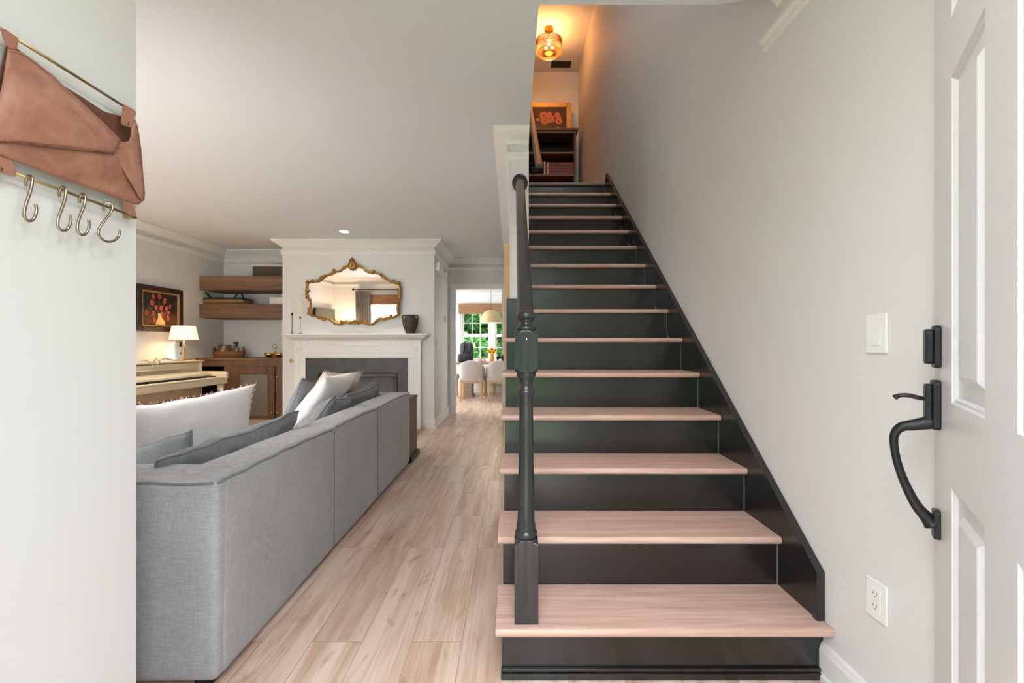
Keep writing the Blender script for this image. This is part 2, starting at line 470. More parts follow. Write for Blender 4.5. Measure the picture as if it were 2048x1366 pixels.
def smoothpath(pts, n=4, closed=False):
    P = [Vector(p) for p in pts]; out = []; m = len(P)
    rng = range(m if closed else m - 1)
    for i in rng:
        p0 = P[i - 1] if (closed or i > 0) else P[i]
        p1 = P[i]; p2 = P[(i + 1) % m]
        p3 = P[(i + 2) % m] if (closed or i + 2 < m) else P[(i + 1) % m]
        for k in range(n):
            t = k / n
            out.append(0.5 * ((2 * p1) + (-p0 + p2) * t + (2 * p0 - 5 * p1 + 4 * p2 - p3) * t * t + (-p0 + 3 * p1 - 3 * p2 + p3) * t ** 3))
    if not closed: out.append(P[-1])
    return out

# ================================================================== SETTING
C1 = 2.47; UF = 2.85; C2 = 5.34       # lower ceiling, upper floor, upper ceiling
XR = 1.03; XL = -4.18; YF = 1.23; YCH = 6.08; YAL = 6.71; YD = 7.38; YW = 10.8
fl = MB().box(-4.3, 1.15, 0.10, 11.0, -0.12, 0).build('floor', 'floor'); struct(fl)
# walls
struct(MB().box(-1.12, -1.0, 0.10, YF, 0, C1).build('wall_left', 'wall'))
struct(MB().box(XR, XR + .12, 0.0, 7.32, 0, C2).build('wall_right', 'wall'))
struct(MB().box(-1.12, -.47, 0.10, 0.22, 0, C1).box(.47, XR, 0.10, 0.22, 0, C1).box(-.47, .47, .10, .22, 2.06, C1).build('wall_front', 'wall'))
WX0, WX1, WZ0, WZ1 = -3.37, -1.75, 0.72, 2.0
struct(MB().box(XL - .12, WX0, YF - .12, YF, 0, C1).box(WX1, -1.12, YF - .12, YF, 0, C1).box(WX0, WX1, YF - .12, YF, 0, WZ0).box(WX0, WX1, YF - .12, YF, WZ1, C1).build('wall_living_front', 'wall'))
struct(MB().box(XL - .12, XL, YF, 6.83, 0, C1).build('wall_living_left', 'wall'))
struct(MB().box(XL, -3.017, YAL, 6.83, 0, C1).build('wall_alcove', 'wall'))
# chimney breast with firebox opening
FX0, FX1, FZ1 = (635 - 1024) * 6.0 / F, (795 - 1024) * 6.0 / F, H + (690 - 746) * 6.0 / F
struct(MB().box(-3.017, FX0, YCH, YD, 0, C1).box(FX1, -1.022, YCH, YD, 0, C1).box(FX0, FX1, YCH, YD, FZ1, C1).box(FX0, FX1, 6.62, YD, 0, FZ1).build('wall_chimney', 'wall'))
# wall with the dining doorway, and dining room
DX0, DX1, DZ = -.91, -.13, 2.0
struct(MB().box(-1.022, DX0, YD, YD + .12, 0, C1).box(DX1, -.015, YD, YD + .12, 0, C1).box(DX0, DX1, YD, YD + .12, DZ, C1).build('wall_back', 'wall'))
struct(MB().box(-2.62, -2.5, 7.5, 8.1, 0, C1).box(-2.62, -2.5, 10.1, YW, 0, C1).box(-2.62, -2.5, 8.1, 10.1, 0, .7).box(-2.62, -2.5, 8.1, 10.1, 2.2, C1).build('wall_dining_left', 'wall'))  # opening added in this unseen wall for the dining fill
struct(MB().box(-2.62, -1.022, YD, 7.5, 0, C1).build('wall_dining_front', 'wall'))
struct(MB().box(XR, XR + .12, 7.32, YW + .12, 0, C1).build('wall_dining_right', 'wall'))
DWX0, DWX1, DWZ0, DWZ1 = -1.20, .28, .72, 1.93
struct(MB().box(-2.62, DWX0, YW, YW + .12, 0, C1).box(DWX1, XR, YW, YW + .12, 0, C1).box(DWX0, DWX1, YW, YW + .12, 0, DWZ0).box(DWX0, DWX1, YW, YW + .12, DWZ1, C1).build('wall_dining_back', 'wall'))
# wall beside the stairs (its end faces the entry)
struct(MB().box(-.015, .108, 2.985, 7.5, 0, C1).build('wall_stair', 'wall'))
# ceiling with the stairwell opening
ce = MB().box(XL - .12, .108, 0.10, 11.0, C1, UF)
ce.prism([(.108, .10), (XR, .10), (XR, 1.76), (.94, 1.839), (.82, 1.866), (.108, 1.866)], 'z', C1, UF)
ce.box(.108, XR, 5.05, 11.0, C1, UF)
struct(ce.build('ceiling', 'ceil'))
# upper hall
struct(MB().box(.0, .108, 1.74, 5.3, UF, C2).build('wall_upper_left', 'wall'))
struct(MB().box(-1.6, 0.0, 5.18, 5.3, UF, C2).box(-1.72, -1.6, 5.18, 7.32, UF, C2).build('wall_upper_landing', 'wall'))
struct(MB().box(.0, XR, 1.62, 1.74, UF, 4.42).box(.0, XR, 1.62, 1.74, 5.14, C2).box(.0, .24, 1.62, 1.74, 4.42, 5.14).box(.9, XR, 1.62, 1.74, 4.42, 5.14).build('wall_upper_front', 'wall'))  # high opening added only to hold the stairwell fill
struct(MB().box(-1.72, XR, 7.2, 7.32, UF, C2).build('wall_upper_back', 'wall'))
struct(MB().box(-1.72, XR + .12, 1.62, 7.32, C2, C2 + .1).build('ceiling_upper', 'ceil'))
struct(MB().box(-1.6, XR, 5.13, 7.2, UF, UF + .004).build('floor_upper', 'floor'))

# crown mouldings: two-part profile
CROWN = [(0, 0), (.105, 0), (.105, -.012), (.098, -.02), (.085, -.03), (.06, -.045), (.036, -.062), (.024, -.074), (.02, -.085), (.0, -.085)]
BAND = [(0, -.130), (.016, -.130), (.026, -.138), (.026, -.150), (.016, -.158), (.014, -.178), (.006, -.186), (0, -.186)]
def crown(name, path, side, bands=True):
    m = MB().sweep(CROWN, path, side, z=C1)
    if bands: m.sweep(BAND, path, side, z=C1)
    return struct(m.build(name, 'trim'))
crown('trim_1', [(XL, YF), (XL, YAL), (-3.017, YAL), (-3.017, YCH), (-1.022, YCH), (-1.022, YD), (-.015, YD), (-.015, 2.985), (.108, 2.985)], -1)
crown('trim_2', [(-1.0, 0.22), (-1.0, YF), (XL, YF)], -1)
struct(MB().sweep(CROWN, [(XR, .22), (XR, 1.765)], 1, z=C1).sweep(BAND, [(XR, .22), (XR, 1.876)], 1, z=C1).build('trim_3', 'trim'))
crown('trim_4', [(-2.5, 7.5), (-2.5, YW), (XR, YW)], -1)
BASE = [(0, 0), (.022, 0), (.022, .018), (.014, .024), (.014, .094), (.010, .104), (.008, .112), (.003, .12), (0, .12)]
def base(name, path, side): return struct(MB().sweep(BASE, path, side).build(name, 'trim'))
base('baseboard_right', [(XR, .24), (XR, 1.53)], 1)
base('baseboard_left', [(-1.0, .22), (-1.0, YF), (-1.3, YF)], -1)
base('baseboard_chimney_right', [(-1.175, YCH), (-1.022, YCH), (-1.022, YD), (-.97, YD)], -1)
base('baseboard_chimney_left', [(-3.017, YCH), (-2.83, YCH)], -1)
base('baseboard_living_left', [(XL, YF), (XL, 6.1)], -1)
base('baseboard_stair_wall', [(-.015, YD), (-.015, 3.0)], -1)
base('baseboard_dining', [(-2.5, 7.5), (-2.5, YW), (XR, YW)], -1)

# dining doorway casing
cs = MB()
for x0, x1 in ((DX0 - .075, DX0), (DX1, DX1 + .075)): cs.box(x0, x1, YD - .02, YD, 0, DZ + .075)
cs.box(DX0, DX1, YD - .02, YD, DZ, DZ + .075)
cs.box(DX0, DX0 + .012, YD, YD + .12, 0, DZ).box(DX1 - .012, DX1, YD, YD + .12, 0, DZ).box(DX0 + .012, DX1 - .012, YD, YD + .12, DZ - .012, DZ)
struct(cs.build('trim_5', 'trim', bevel=.004))
# open dining door, seen nearly edge on
d2 = struct(MB().box(-.150, -.112, 6.60, 7.36, .012, 1.985).build('door_2', 'trim', bevel=.002))
lt = child('latch_plate', MB().box(-.140, -.122, 6.596, 6.60, .87, .95), 'blackmetal', d2)
kn = child('knob', MB().tube([(-.15, 6.67, .91), (-.185, 6.67, .91)], .012).ball((-.205, 6.67, .91), .027, sx=.8), 'blackmetal', d2, smooth=True)

# windows
def window(name, x0, x1, z0, z1, y, thick, units, facing, cols=3, rows=2):
    """frame, sashes and panes in a wall whose room side is y and that is 'thick' deep away from the room (facing=+1: room at smaller y)"""
    f = facing
    def B(m, a0, a1, d0, d1, c0, c1):
        ya, yb = y + f * d0, y + f * d1
        return m.box(a0, a1, min(ya, yb), max(ya, yb), c0, c1)
    m = MB()
    B(m, x0 - .08, x0, -.02, 0, z0 - .08, z1 + .09); B(m, x1, x1 + .08, -.02, 0, z0 - .08, z1 + .09)
    B(m, x0, x1, -.02, 0, z1, z1 + .09); B(m, x0, x1, -.02, 0, z0 - .08, z0)
    B(m, x0 - .1, x1 + .1, -.05, -.0205, z0 - .02, z0 + .005)
    root = m.build(name, 'trim', bevel=.003); struct(root)
    n = len(units)
    fr = MB()
    B(fr, x0, x1, .0, thick, z0, z0 + .03); B(fr, x0, x1, 0, thick, z1 - .03, z1)
    B(fr, x0, x0 + .03, 0, thick, z0 + .03, z1 - .03); B(fr, x1 - .03, x1, 0, thick, z0 + .03, z1 - .03)
    for a, b in zip(units, units[1:]): B(fr, a[1], b[0], 0, thick, z0 + .03, z1 - .03)
    child('window_frame', fr, 'trim', root)
    zm = (z0 + z1) / 2 - .02
    for (a, b) in units:
        for k, (c0, c1) in enumerate(((z0 + .03, zm + .02), (zm + .02, z1 - .03))):
            s = MB(); t = .038; dd = .045 + .03 * k
            B(s, a, a + t, dd, dd + .03, c0, c1); B(s, b - t, b, dd, dd + .03, c0, c1)
            B(s, a + t, b - t, dd, dd + .03, c0, c0 + t); B(s, a + t, b - t, dd, dd + .03, c1 - t, c1)
            for i in range(1, cols):
                xx = a + t + (b - a - 2 * t) * i / cols
                B(s, xx - .008, xx + .008, dd + .004, dd + .026, c0 + t, c1 - t)
            for i in range(1, rows):
                zz = c0 + t + (c1 - c0 - 2 * t) * i / rows
                B(s, a + t, b - t, dd + .005, dd + .025, zz - .008, zz + .008)
            so = child('sash', s, 'trim', root)
            g = MB(); B(g, a + t, b - t, dd + .013, dd + .017, c0 + t, c1 - t)
            child('pane', g, 'glass', so)
    return root
window('window_1', DWX0, DWX1, DWZ0, DWZ1, YW, .12, [(DWX0 + .03, -.52), (-.40, DWX1 - .03)], 1)
window('window_2', WX0, WX1, WZ0, WZ1, YF, .12, [(WX0 + .03, -2.60), (-2.52, WX1 - .03)], -1, cols=3, rows=3)

# ================================================================== STAIRCASE
R_ = .19; T_ = .2511; N1 = 1.4714; TH = .027; OV = .035; NS = 15
XW = 1.0085
def noseY(i): return N1 + (i - 1) * T_
st = thing('staircase', 'straight staircase with pale pink oak treads and glossy black risers', 'staircase', (.48, 1.53, 0))
def riserY(i): return 1.53 if i == 1 else noseY(i) + OV
for i in range(1, NS + 1):
    x0 = -.034 if i <= 6 else .108
    x1 = 1.029 if i == 1 else XW
    child('riser', MB().box(x0, x1, riserY(i), riserY(i) + .02, (i - 1) * R_ + (.0 if i == 1 else 0), i * R_ - TH), 'black', st)
    if i < NS:
        tx0 = -.054 if i <= 6 else .108
        tx1 = 1.0285 if i == 1 else XW
        yb = riserY(i + 1)
        if i == 6: yb = riserY(7)
        z1 = i * R_; z0 = z1 - TH; y0 = noseY(i)
        # bullnose outline in (y, z)
        pr = [(yb, z0), (y0 + .012, z0)]
        for k in range(1, 6):
            a = -PI / 2 - PI * k / 6
            pr.append((y0 + .012 + .012 * math.cos(a), (z0 + z1) / 2 + TH / 2 * math.sin(a)))
        pr += [(y0 + .012, z1), (yb, z1)]
        m = MB()
        if i == 6:
            m.prism(pr, 'x', .108, tx1)
            m.prism([(2.983 if p[0] > 2.9 else p[0], p[1]) for p in pr], 'x', tx0, .108)
        else: m.prism(pr, 'x', tx0, tx1)
        child('tread', m, 'tread', st, bevel=.004)
    else:
        z1 = UF + .006; z0 = UF - .027; y0 = noseY(i)
        pr = [(5.12, z0 + .02), (y0 + OV, z0)]
        pr = [(5.12, UF), (5.02, UF), (5.02, z0), (y0 + .012, z0)]
        for k in range(1, 6):
            a = -PI / 2 - PI * k / 6
            pr.append((y0 + .012 + .012 * math.cos(a), (z0 + z1) / 2 + (z1 - z0) / 2 * math.sin(a)))
        pr += [(y0 + .012, z1), (5.12, z1)]
        child('landing_nosing', MB().prism(pr, 'x', .108, XW), 'landing', st)
# shoe moulding along the first riser
child('shoe_moulding', MB().box(-.036, 1.03, 1.512, 1.53, 0, .022).box(-.036, 1.03, 1.519, 1.53, .022, .034), 'black', st, bevel=.003)
# side panel under the open treads
m = MB()
pts = [(1.55, 0)]
top = []
for i in range(1, 7):
    y0 = riserY(i) + .02; y1 = riserY(i + 1) if i < 6 else 2.98
    top += [(y0, i * R_ - TH), (y1 + (.02 if i < 6 else 0), i * R_ - TH)]
m.prism([(1.55, 0)] + top + [(2.98, 0)], 'x', -.034, -.014)
child('side_panel', m, 'black', st)
# block panel on the sixth tread against the wall end
child('end_panel', MB().box(-.036, .106, 2.966, 2.983, 6 * R_, 1.395), 'black', st, bevel=.006, segs=3)
# skirt board on the right wall
k0 = .344; sl = .7515
pts = [(1.532, .1895), (1.532, .344)]
pts += [(4.96, .344 + sl * (4.96 - 1.532)), (5.02, .344 + sl * (4.96 - 1.532) - .04), (5.02, 2.80), (1.78, .1895)]
sk = MB().prism(pts, 'x', XW, XR - .001)
child('skirt_board', sk, 'black', st)
# moulded cap along the skirt top
cap = MB().prism([(1.520, .1895), (1.520, .350), (4.955, .350 + sl * (4.955 - 1.52) + .006), (4.97, .350 + sl * (4.955 - 1.52) - .016), (1.545, .338), (1.545, .1895)], 'x', XW - .006, XR - .0005)
child('skirt_cap', cap, 'black', st, bevel=.002)
for i in range(2, 11):   # caulk line at each riser end
    child('caulk_bead', MB().box(XW - .003, XW, riserY(i) - .003, riserY(i), (i - 1) * R_, i * R_ - TH), 'caulk', st)

# railing: newel post and handrail, rosette
ra = thing('stair_railing', 'black newel post with turned shaft and sloping handrail rising to the white wall end', 'stair railing', (.047, 1.54, .19))
nx, ny = .047, 1.541
def sqpost(m, hw, z0, z1, arch):
    n = 8
    for sgn in (0,):
        pass
    # four faces with arched tops: build as stacked rings
    rings = []
    def ring(h, z): rings.append([m.bm.verts.new((nx + a * h, ny + b * h, z)) for a, b in ((-1, -1), (1, -1), (1, 1), (-1, 1))])
    ring(hw, z0); ring(hw, z1)
    for a, b in zip(rings, rings[1:]):
        for i in range(4): m.bm.faces.new((a[i], a[(i + 1) % 4], b[(i + 1) % 4], b[i]))
    m.bm.faces.new(rings[0][::-1]); m.bm.faces.new(rings[-1])
def arch_block(m, hw, z0, z1, both):
    """square block whose four faces end in shallow arches (a square bar cut by a revolved chamfer)"""
    S = 10; prof = []
    N = 12
    zs = []
    if both:
        for k in range(5): zs.append(z0 + .016 * k / 4)
    else: zs.append(z0)
    for k in range(5): zs.append(z1 - .016 * (4 - k) / 4)
    rings = []
    for z in zs:
        t = min(z1 - z, (z - z0) if both else 9)
        rmax = hw * (1.0 + 0.42 * min(1, max(0, t) / .016) + .0)
        ring = []
        for q in range(4 * N):
            side, u = divmod(q, N); u = -1 + 2 * u / N
            x, y = [(u, -1), (1, u), (-u, 1), (-1, -u)][side]
            x *= hw; y *= hw
            r = math.hypot(x, y)
            if r > rmax: x *= rmax / r; y *= rmax / r
            ring.append(m.bm.verts.new((nx + x, ny + y, z)))
        rings.append(ring)
    for a, b in zip(rings, rings[1:]):
        for i in range(4 * N): m.bm.faces.new((a[i], a[(i + 1) % (4 * N)], b[(i + 1) % (4 * N)], b[i]))
    m.bm.faces.new(rings[0][::-1]); m.bm.faces.new(rings[-1])
bs = MB(); arch_block(bs, .0385, .19, .462, False); child('newel_base', bs, 'rail', ra)
shaft = [(.0335, .460), (.0365, .464), (.0375, .472), (.036, .480), (.030, .484), (.0325, .492), (.0325, .500), (.029, .508),
         (.0275, .55), (.0255, .70), (.0235, .84), (.0225, .925), (.0265, .932), (.0275, .940), (.0265, .948), (.022, .953), (.0215, .968),
         (.0225, .985), (.030, .992), (.0325, 1.000), (.031, 1.008), (.0295, 1.013)]
child('newel_shaft', MB().lathe(shaft, (nx, ny, 0), 32), 'rail', ra, smooth=True)
bl = MB(); arch_block(bl, .0375, 1.008, 1.146, True)
blo = child('newel_block', bl, 'rail', ra)
child('screw_plug', MB().ball((nx, ny - .0375, 1.117), .0055, sy=.6), 'satin', blo, smooth=True)
capp = [(.030, 1.145), (.0325, 1.150), (.0325, 1.156), (.029, 1.160), (.0225, 1.164), (.021, 1.174), (.0235, 1.184), (.0310, 1.188), (.0335, 1.194), (.031, 1.202), (.022, 1.209), (.012, 1.213), (.004, 1.2145)]
child('newel_cap', MB().lathe(capp, (nx, ny, 0), 32), 'rail', ra, smooth=True)
# handrail with a shaped section
A = Vector((nx - .001, ny + .004, 1.172)); B = Vector((.051, 2.968, 2.135))
sec = [(-.018, -.028), (.018, -.028), (.0215, -.016), (.020, -.002), (.027, .008), (.0275, .018), (.020, .029), (.008, .033), (-.008, .033), (-.020, .029), (-.0275, .018), (-.027, .008), (-.020, -.002), (-.0215, -.016)]
m = MB(); rg = []
for P in (A, B):
    rg.append([m.bm.verts.new((P.x + a, P.y, P.z + b * 1.15)) for a, b in sec])
n = len(sec)
for i in range(n): m.bm.faces.new((rg[0][i], rg[0][(i + 1) % n], rg[1][(i + 1) % n], rg[1][i]))
m.bm.faces.new(rg[0]); m.bm.faces.new(rg[1][::-1])
child('handrail', m, 'rail', ra, bevel=.002)
m = MB()
m.lathe([(.047, 0), (.050, .004), (.050, .010), (.044, .016), (.03, .017)], (0, 0, 0), 32, sx=1, sy=1.2)
for v in m.bm.verts: v.co = Vector((.051 + v.co.x, 2.984 - v.co.z, 2.14 + v.co.y))
child('rosette', m, 'rail', ra, smooth=True)

# upper wall handrail with black return and bracket
ur = thing('wall_handrail', 'brown wall-mounted handrail with a black rounded end above the upper stairs', 'handrail', (.18, 3.2, 2.3))
def hz(y): return -.9234 + .7567 * y + .83
P0 = Vector((.185, 3.16, hz(3.16))); P1 = Vector((.185, 4.95, hz(4.95))); 
m = MB(); rg = []
for P in (P0, P1):
    rg.append([m.bm.verts.new((P.x + a * .95, P.y, P.z + b * 1.2)) for a, b in sec])
for i in range(n): m.bm.faces.new((rg[0][i], rg[0][(i + 1) % n], rg[1][(i + 1) % n], rg[1][i]))
m.bm.faces.new(rg[0]); m.bm.faces.new(rg[1][::-1])
child('rail', m, 'railwood', ur)
child('rail_return', MB().tube([(.110, 3.14, hz(3.14)), (.212, 3.14, hz(3.14))], .021, 16), 'blackmetal', ur, smooth=True)
for yy in (3.5, 4.6):
    child('bracket', MB().tube(smoothpath([(.109, yy, hz(yy) - .09), (.14, yy, hz(yy) - .09), (.175, yy, hz(yy) - .06), (.185, yy, hz(yy) - .03)]), .007, 8), 'blackmetal', ur, smooth=True)

# ================================================================== FRONT DOOR (open, standing towards the right wall)
u = Vector((.5590, .8292, 0)); nrm = Vector((-.8292, .5590, 0)); E0 = Vector((.9763, 1.07, 0))
def D(s, q, z): return E0 - u * s + nrm * q + Vector((0, 0, z))
def dbox(m, s0, s1, q0, q1, z0, z1):
    v = [m.bm.verts.new(D(*p)) for p in ((s0, q0, z0), (s1, q0, z0), (s1, q1, z0), (s0, q1, z0), (s0, q0, z1), (s1, q0, z1), (s1, q1, z1), (s0, q1, z1))]
    for f in ((0, 3, 2, 1), (4, 5, 6, 7), (0, 1, 5, 4), (1, 2, 6, 5), (2, 3, 7, 6), (3, 0, 4, 7)): m.bm.faces.new([v[i] for i in f])
def dpanel(m, s0, s1, z0, z1):
    """raised panel: rings of quads"""
    rings = [(0, 0), (.004, -.004), (.008, -.004), (.013, -.009), (.042, -.010), (.053, -.002), (.057, -.001)]
    prev = None
    for ins, q in rings:
        cur = [m.bm.verts.new(D(a, q, b)) for a, b in ((s0 + ins, z0 + ins), (s1 - ins, z0 + ins), (s1 - ins, z1 - ins), (s0 + ins, z1 - ins))]
        if prev:
            for i in range(4): m.bm.faces.new((prev[i], prev[(i + 1) % 4], cur[(i + 1) % 4], cur[i]))
        prev = cur
    m.bm.faces.new(prev)
DH = 2.03; DWd = .93
cols_ = [(.173, .408), (.557, .792)]
rows_ = [(.25, .811), (.981, 1.634), (1.754, 1.94)]
m = MB()
dbox(m, 0, DWd, -.044, -.012, .012, DH)
ss = [0, .173, .408, .557, .792, DWd]
zz = [.012, .25, .811, .981, 1.634, 1.754, 1.94, DH]
for i in range(5):
    for j in range(7):
        if i in (1, 3) and j in (1, 3, 5): dpanel(m, ss[i], ss[i + 1], zz[j], zz[j + 1])
        else:
            m.bm.faces.new([m.bm.verts.new(D(a, 0, b)) for a, b in ((ss[i], zz[j]), (ss[i + 1], zz[j]), (ss[i + 1], zz[j + 1]), (ss[i], zz[j + 1]))])
# edge strips
for a in (0, DWd):
    m.bm.faces.new([m.bm.verts.new(D(a, q, b)) for q, b in ((-.012, .012), (0, .012), (0, DH), (-.012, DH))])
for b in (.012, DH):
    m.bm.faces.new([m.bm.verts.new(D(a, q, b)) for a, q in ((0, -.012), (0, 0), (DWd, 0), (DWd, -.012))])
bmesh.ops.remove_doubles(m.bm, verts=m.bm.verts, dist=.0002)
d1 = struct(m.build('door_1', 'door'))
def rr(m, s, z0, z1, hw, q0, q1, rad, seg=6):
    """rounded rectangle plate on the door"""
    pts = []
    for cx, cz, a0 in ((s + hw - rad, z1 - rad, 0), (s - hw + rad, z1 - rad, PI / 2), (s - hw + rad, z0 + rad, PI), (s + hw - rad, z0 + rad, 1.5 * PI)):
        for k in range(seg + 1):
            a = a0 + PI / 2 * k / seg
            pts.append((cx + rad * math.cos(a), cz + rad * math.sin(a)))
    A_ = [m.bm.verts.new(D(p[0], q0, p[1])) for p in pts]; B_ = [m.bm.verts.new(D(p[0], q1, p[1])) for p in pts]
    m.bm.faces.new(A_); m.bm.faces.new(B_[::-1])
    for i in range(len(pts)): m.bm.faces.new((A_[i], B_[i], B_[(i + 1) % len(pts)], A_[(i + 1) % len(pts)]))
SB = .064
m = MB(); rr(m, SB, 1.0475, 1.141, .024, .0, .012, .012); o = child('deadbolt', m, 'iron', d1, bevel=.003)
m = MB(); rr(m, SB, 1.056, 1.133, .018, .012, .026, .009); child('keypad_face', m, 'iron', o, bevel=.003)
m = MB(); rr(m, SB, .912, 1.021, .022, .0, .014, .010); o = child('handle_set', m, 'iron', d1, bevel=.003)
m = MB(); rr(m, SB, .93, 1.012, .016, .014, .026, .009); child('escutcheon_face', m, 'iron', o, bevel=.003)
lv = smoothpath([D(SB, .020, .977), D(SB, .036, .980), D(SB, .052, .984), D(SB, .068, .983), D(SB, .078, .977)], 4)
child('thumb_latch', MB().tube(lv, [.004] * 3 + [.005] * (len(lv) - 6) + [.006, .006, .005], 10, flat=2.2), 'iron', o, smooth=True)
gp = smoothpath([D(SB, .012, .928), D(SB, .040, .919), D(SB, .064, .912), D(SB, .076, .896), D(SB, .078, .872), D(SB, .072, .83), D(SB, .059, .785), D(SB, .040, .740), D(SB, .022, .715), D(SB, .012, .70)], 4)
nr = len(gp)
child('grip', MB().tube(gp, [.0165 - .0085 * math.sin(PI * min(1, i / (nr - 1) * 1.0)) ** .8 for i in range(nr)], 12, flat=1.15), 'iron', o, smooth=True)
m = MB(); rr(m, SB, .672, .735, .016, .0, .012, .006); child('foot_plate', m, 'iron', o, bevel=.002)

# switch and outlet on the right wall
def wallplate(name, label, cat, y0, y1, z0, z1, kind):
    yc = (y0 + y1) / 2; zc = (z0 + z1) / 2
    t = thing(name, label, cat, (XR, yc, zc))
    child('cover_plate', MB().box(XR - .007, XR, y0, y1, z0, z1), 'white', t, bevel=.004)
    if kind == 'rocker':
        m = MB().prism([(-.0065, -.033), (-.011, -.033), (-.0075, 0), (-.0075, .033), (-.0065, .033)], 'y', 0, .033)
        for v in m.bm.verts: v.co += Vector((XR, yc - .0165, zc))
        child('rocker', m, 'white', t)
    else:
        body = child('receptacle_face', MB().box(XR - .0085, XR - .006, yc - .017, yc + .017, zc - .034, zc + .034), 'white', t, bevel=.001)
        for dz in (-.019, .015):
            child('sockets', MB().box(XR - .009, XR - .0083, yc - .007, yc - .005, zc + dz, zc + dz + .008).box(XR - .009, XR - .0083, yc + .005, yc + .007, zc + dz, zc + dz + .007)
                  .box(XR - .009, XR - .0083, yc - .002, yc + .002, zc + dz - .008, zc + dz - .004), 'caulk', body)
wallplate('light_switch', 'white rocker light switch on the wall beside the open front door', 'light switch', 1.264, 1.340, 1.075, 1.186, 'rocker')
wallplate('electrical_outlet', 'white electrical outlet low on the wall right of the stairs', 'outlet', 1.264, 1.340, .325, .436, 'outlet')
# switch and sensors on the side of the chimney breast
XS = -1.022
def small(name, label, cat, y0, y1, z0, z1, d, mat='white', bev=.004):
    return tag(MB().box(XS, XS + d, y0, y1, z0, z1).build(name, mat, bevel=bev), label, cat)
def sd(px): return 925 * XS / (px - 1024)
small('door_chime', 'white box mounted high on the side of the chimney breast', 'chime', sd(870.5), sd(878), H + 147 * 6.25 / F, H + 164 * 6.25 / F, .055)
small('light_switch', 'small white switch plate halfway up the side of the chimney breast', 'light switch', sd(873), sd(876.5), H - 5 * 6.3 / F, H + 11 * 6.3 / F, .008)
def disc(name, label, cat, px, py, r):
    y = sd(px); z = H + (HY - py) * y / F
    m = MB().lathe([(r, 0), (r, .02), (r * .8, .03), (r * .3, .032)], (0, 0, 0), 24)
    for v in m.bm.verts: v.co = Vector((XS + v.co.z, y + v.co.x, z + v.co.y))
    return tag(m.build(name, 'white', smooth=False), label, cat)
disc('smoke_detector', 'round white detector high near the doorway corner', 'detector', 890, 550, .075)
disc('thermostat', 'round white thermostat on the wall before the dining doorway', 'thermostat', 889.5, 638, .045)
tag(MB().box(-.052, -.016, 3.10, 3.135, .30, 1.78).build('oak_board', 'oak', bevel=.002), 'tall narrow light oak board fixed on the side of the stair wall', 'board')

# ================================================================== WALL ORGANISER on the left entry wall (x = -1)
def lw(px, py, d):
    Y = F * (1 - d) / (1024 - px)
    return Vector((-1 + d, Y, H + (HY - py) * Y / F))
def zc(p): return (p[0] / 2.9067, 30 + p[1] / 2.9067)
og = thing('wall_organizer', 'tan leather envelope organizer hung between two brass rods on the entry wall', 'wall organizer', (-.99, 1.05, 1.35))
def depthf(p):
    """how far the leather stands off the wall, by place on the organiser"""
    x, y = p
    t = max(0, min(1, (x + 20) / 310.0))
    s_ = math.sin(PI * min(1, max(0, t))) ** .8
    return t, s_
def sheet(name, pts, dfun, mat, parent, cuts=4, thick=.003, smooth=True):
    bm = bmesh.new()
    vs = [bm.verts.new((p[0], p[1], 0)) for p in pts]
    bm.faces.new(vs)
    bmesh.ops.triangulate(bm, faces=bm.faces)
    for _ in range(cuts):
        es = [e for e in bm.edges if e.calc_length() > 14]
        if not es: break
        bmesh.ops.subdivide_edges(bm, edges=es, cuts=1)
        bmesh.ops.triangulate(bm, faces=bm.faces)
    for _ in range(6):
        bmesh.ops.smooth_vert(bm, verts=[v for v in bm.verts if not v.is_boundary], factor=.5, use_axis_x=True, use_axis_y=True, use_axis_z=False)
    for v in bm.verts: v.co = lw(v.co.x, v.co.y, dfun(v.co.x, v.co.y))
    m = MB(); m.bm.free(); m.bm = bm
    o = child(name, m, mat, parent, smooth=smooth)
    md = o.modifiers.new('t', 'SOLIDIFY'); md.thickness = thick; md.offset = 0
    return o
def dist_seg(p, a, b):
    ax, ay = a; bx, by = b; px, py = p
    t = max(0, min(1, ((px - ax) * (bx - ax) + (py - ay) * (by - ay)) / ((bx - ax) ** 2 + (by - ay) ** 2)))
    return math.hypot(px - ax - t * (bx - ax), py - ay - t * (by - ay))
def puff(x, y):
    # bulges between the top edge and the bottom fold
    c = (125, 255)
    r = math.hypot((x - c[0]) / 165.0, (y - c[1] - (x - 125) * .33) / 95.0)
    return max(0, 1 - r * r)
back = [zc(p) for p in ((45, 150), (120, 215), (240, 330), (365, 410), (480, 480), (600, 560), (705, 590), (785, 612), (790, 700), (780, 900), (770, 1080), (600, 1000), (300, 900), (60, 800), (0, 760), (-40, 500))]
sheet('back_panel', back, lambda x, y: .012, 'leather_in', og)
low = [zc(p) for p in ((-40, 730), (100, 742), (300, 766), (480, 785), (665, 803), (760, 930), (836, 1052), (838, 1075), (800, 1104), (700, 1070), (600, 1032), (450, 982), (300, 930), (150, 868), (50, 835), (-10, 806), (-45, 770))]
sheet('lower_pocket', low, lambda x, y: .026 + .030 * puff(x, y), 'leather', og)
flap = [zc(p) for p in ((48, 195), (80, 203), (125, 217), (200, 268), (300, 347), (365, 410), (430, 470), (520, 552), (620, 648), (700, 726), (690, 760), (665, 803), (480, 785), (300, 766), (100, 742), (-45, 732), (-42, 650), (-15, 520), (10, 420), (32, 300))]
sheet('front_flap', flap, lambda x, y: .031 + .032 * puff(x, y), 'leather', og)
rf = [zc(p) for p in ((785, 612), (800, 655), (818, 780), (830, 930), (840, 1040), (836, 1072), (822, 1076), (760, 975), (665, 812), (659, 785), (668, 752), (690, 733), (722, 740), (750, 732), (762, 700), (764, 655))]
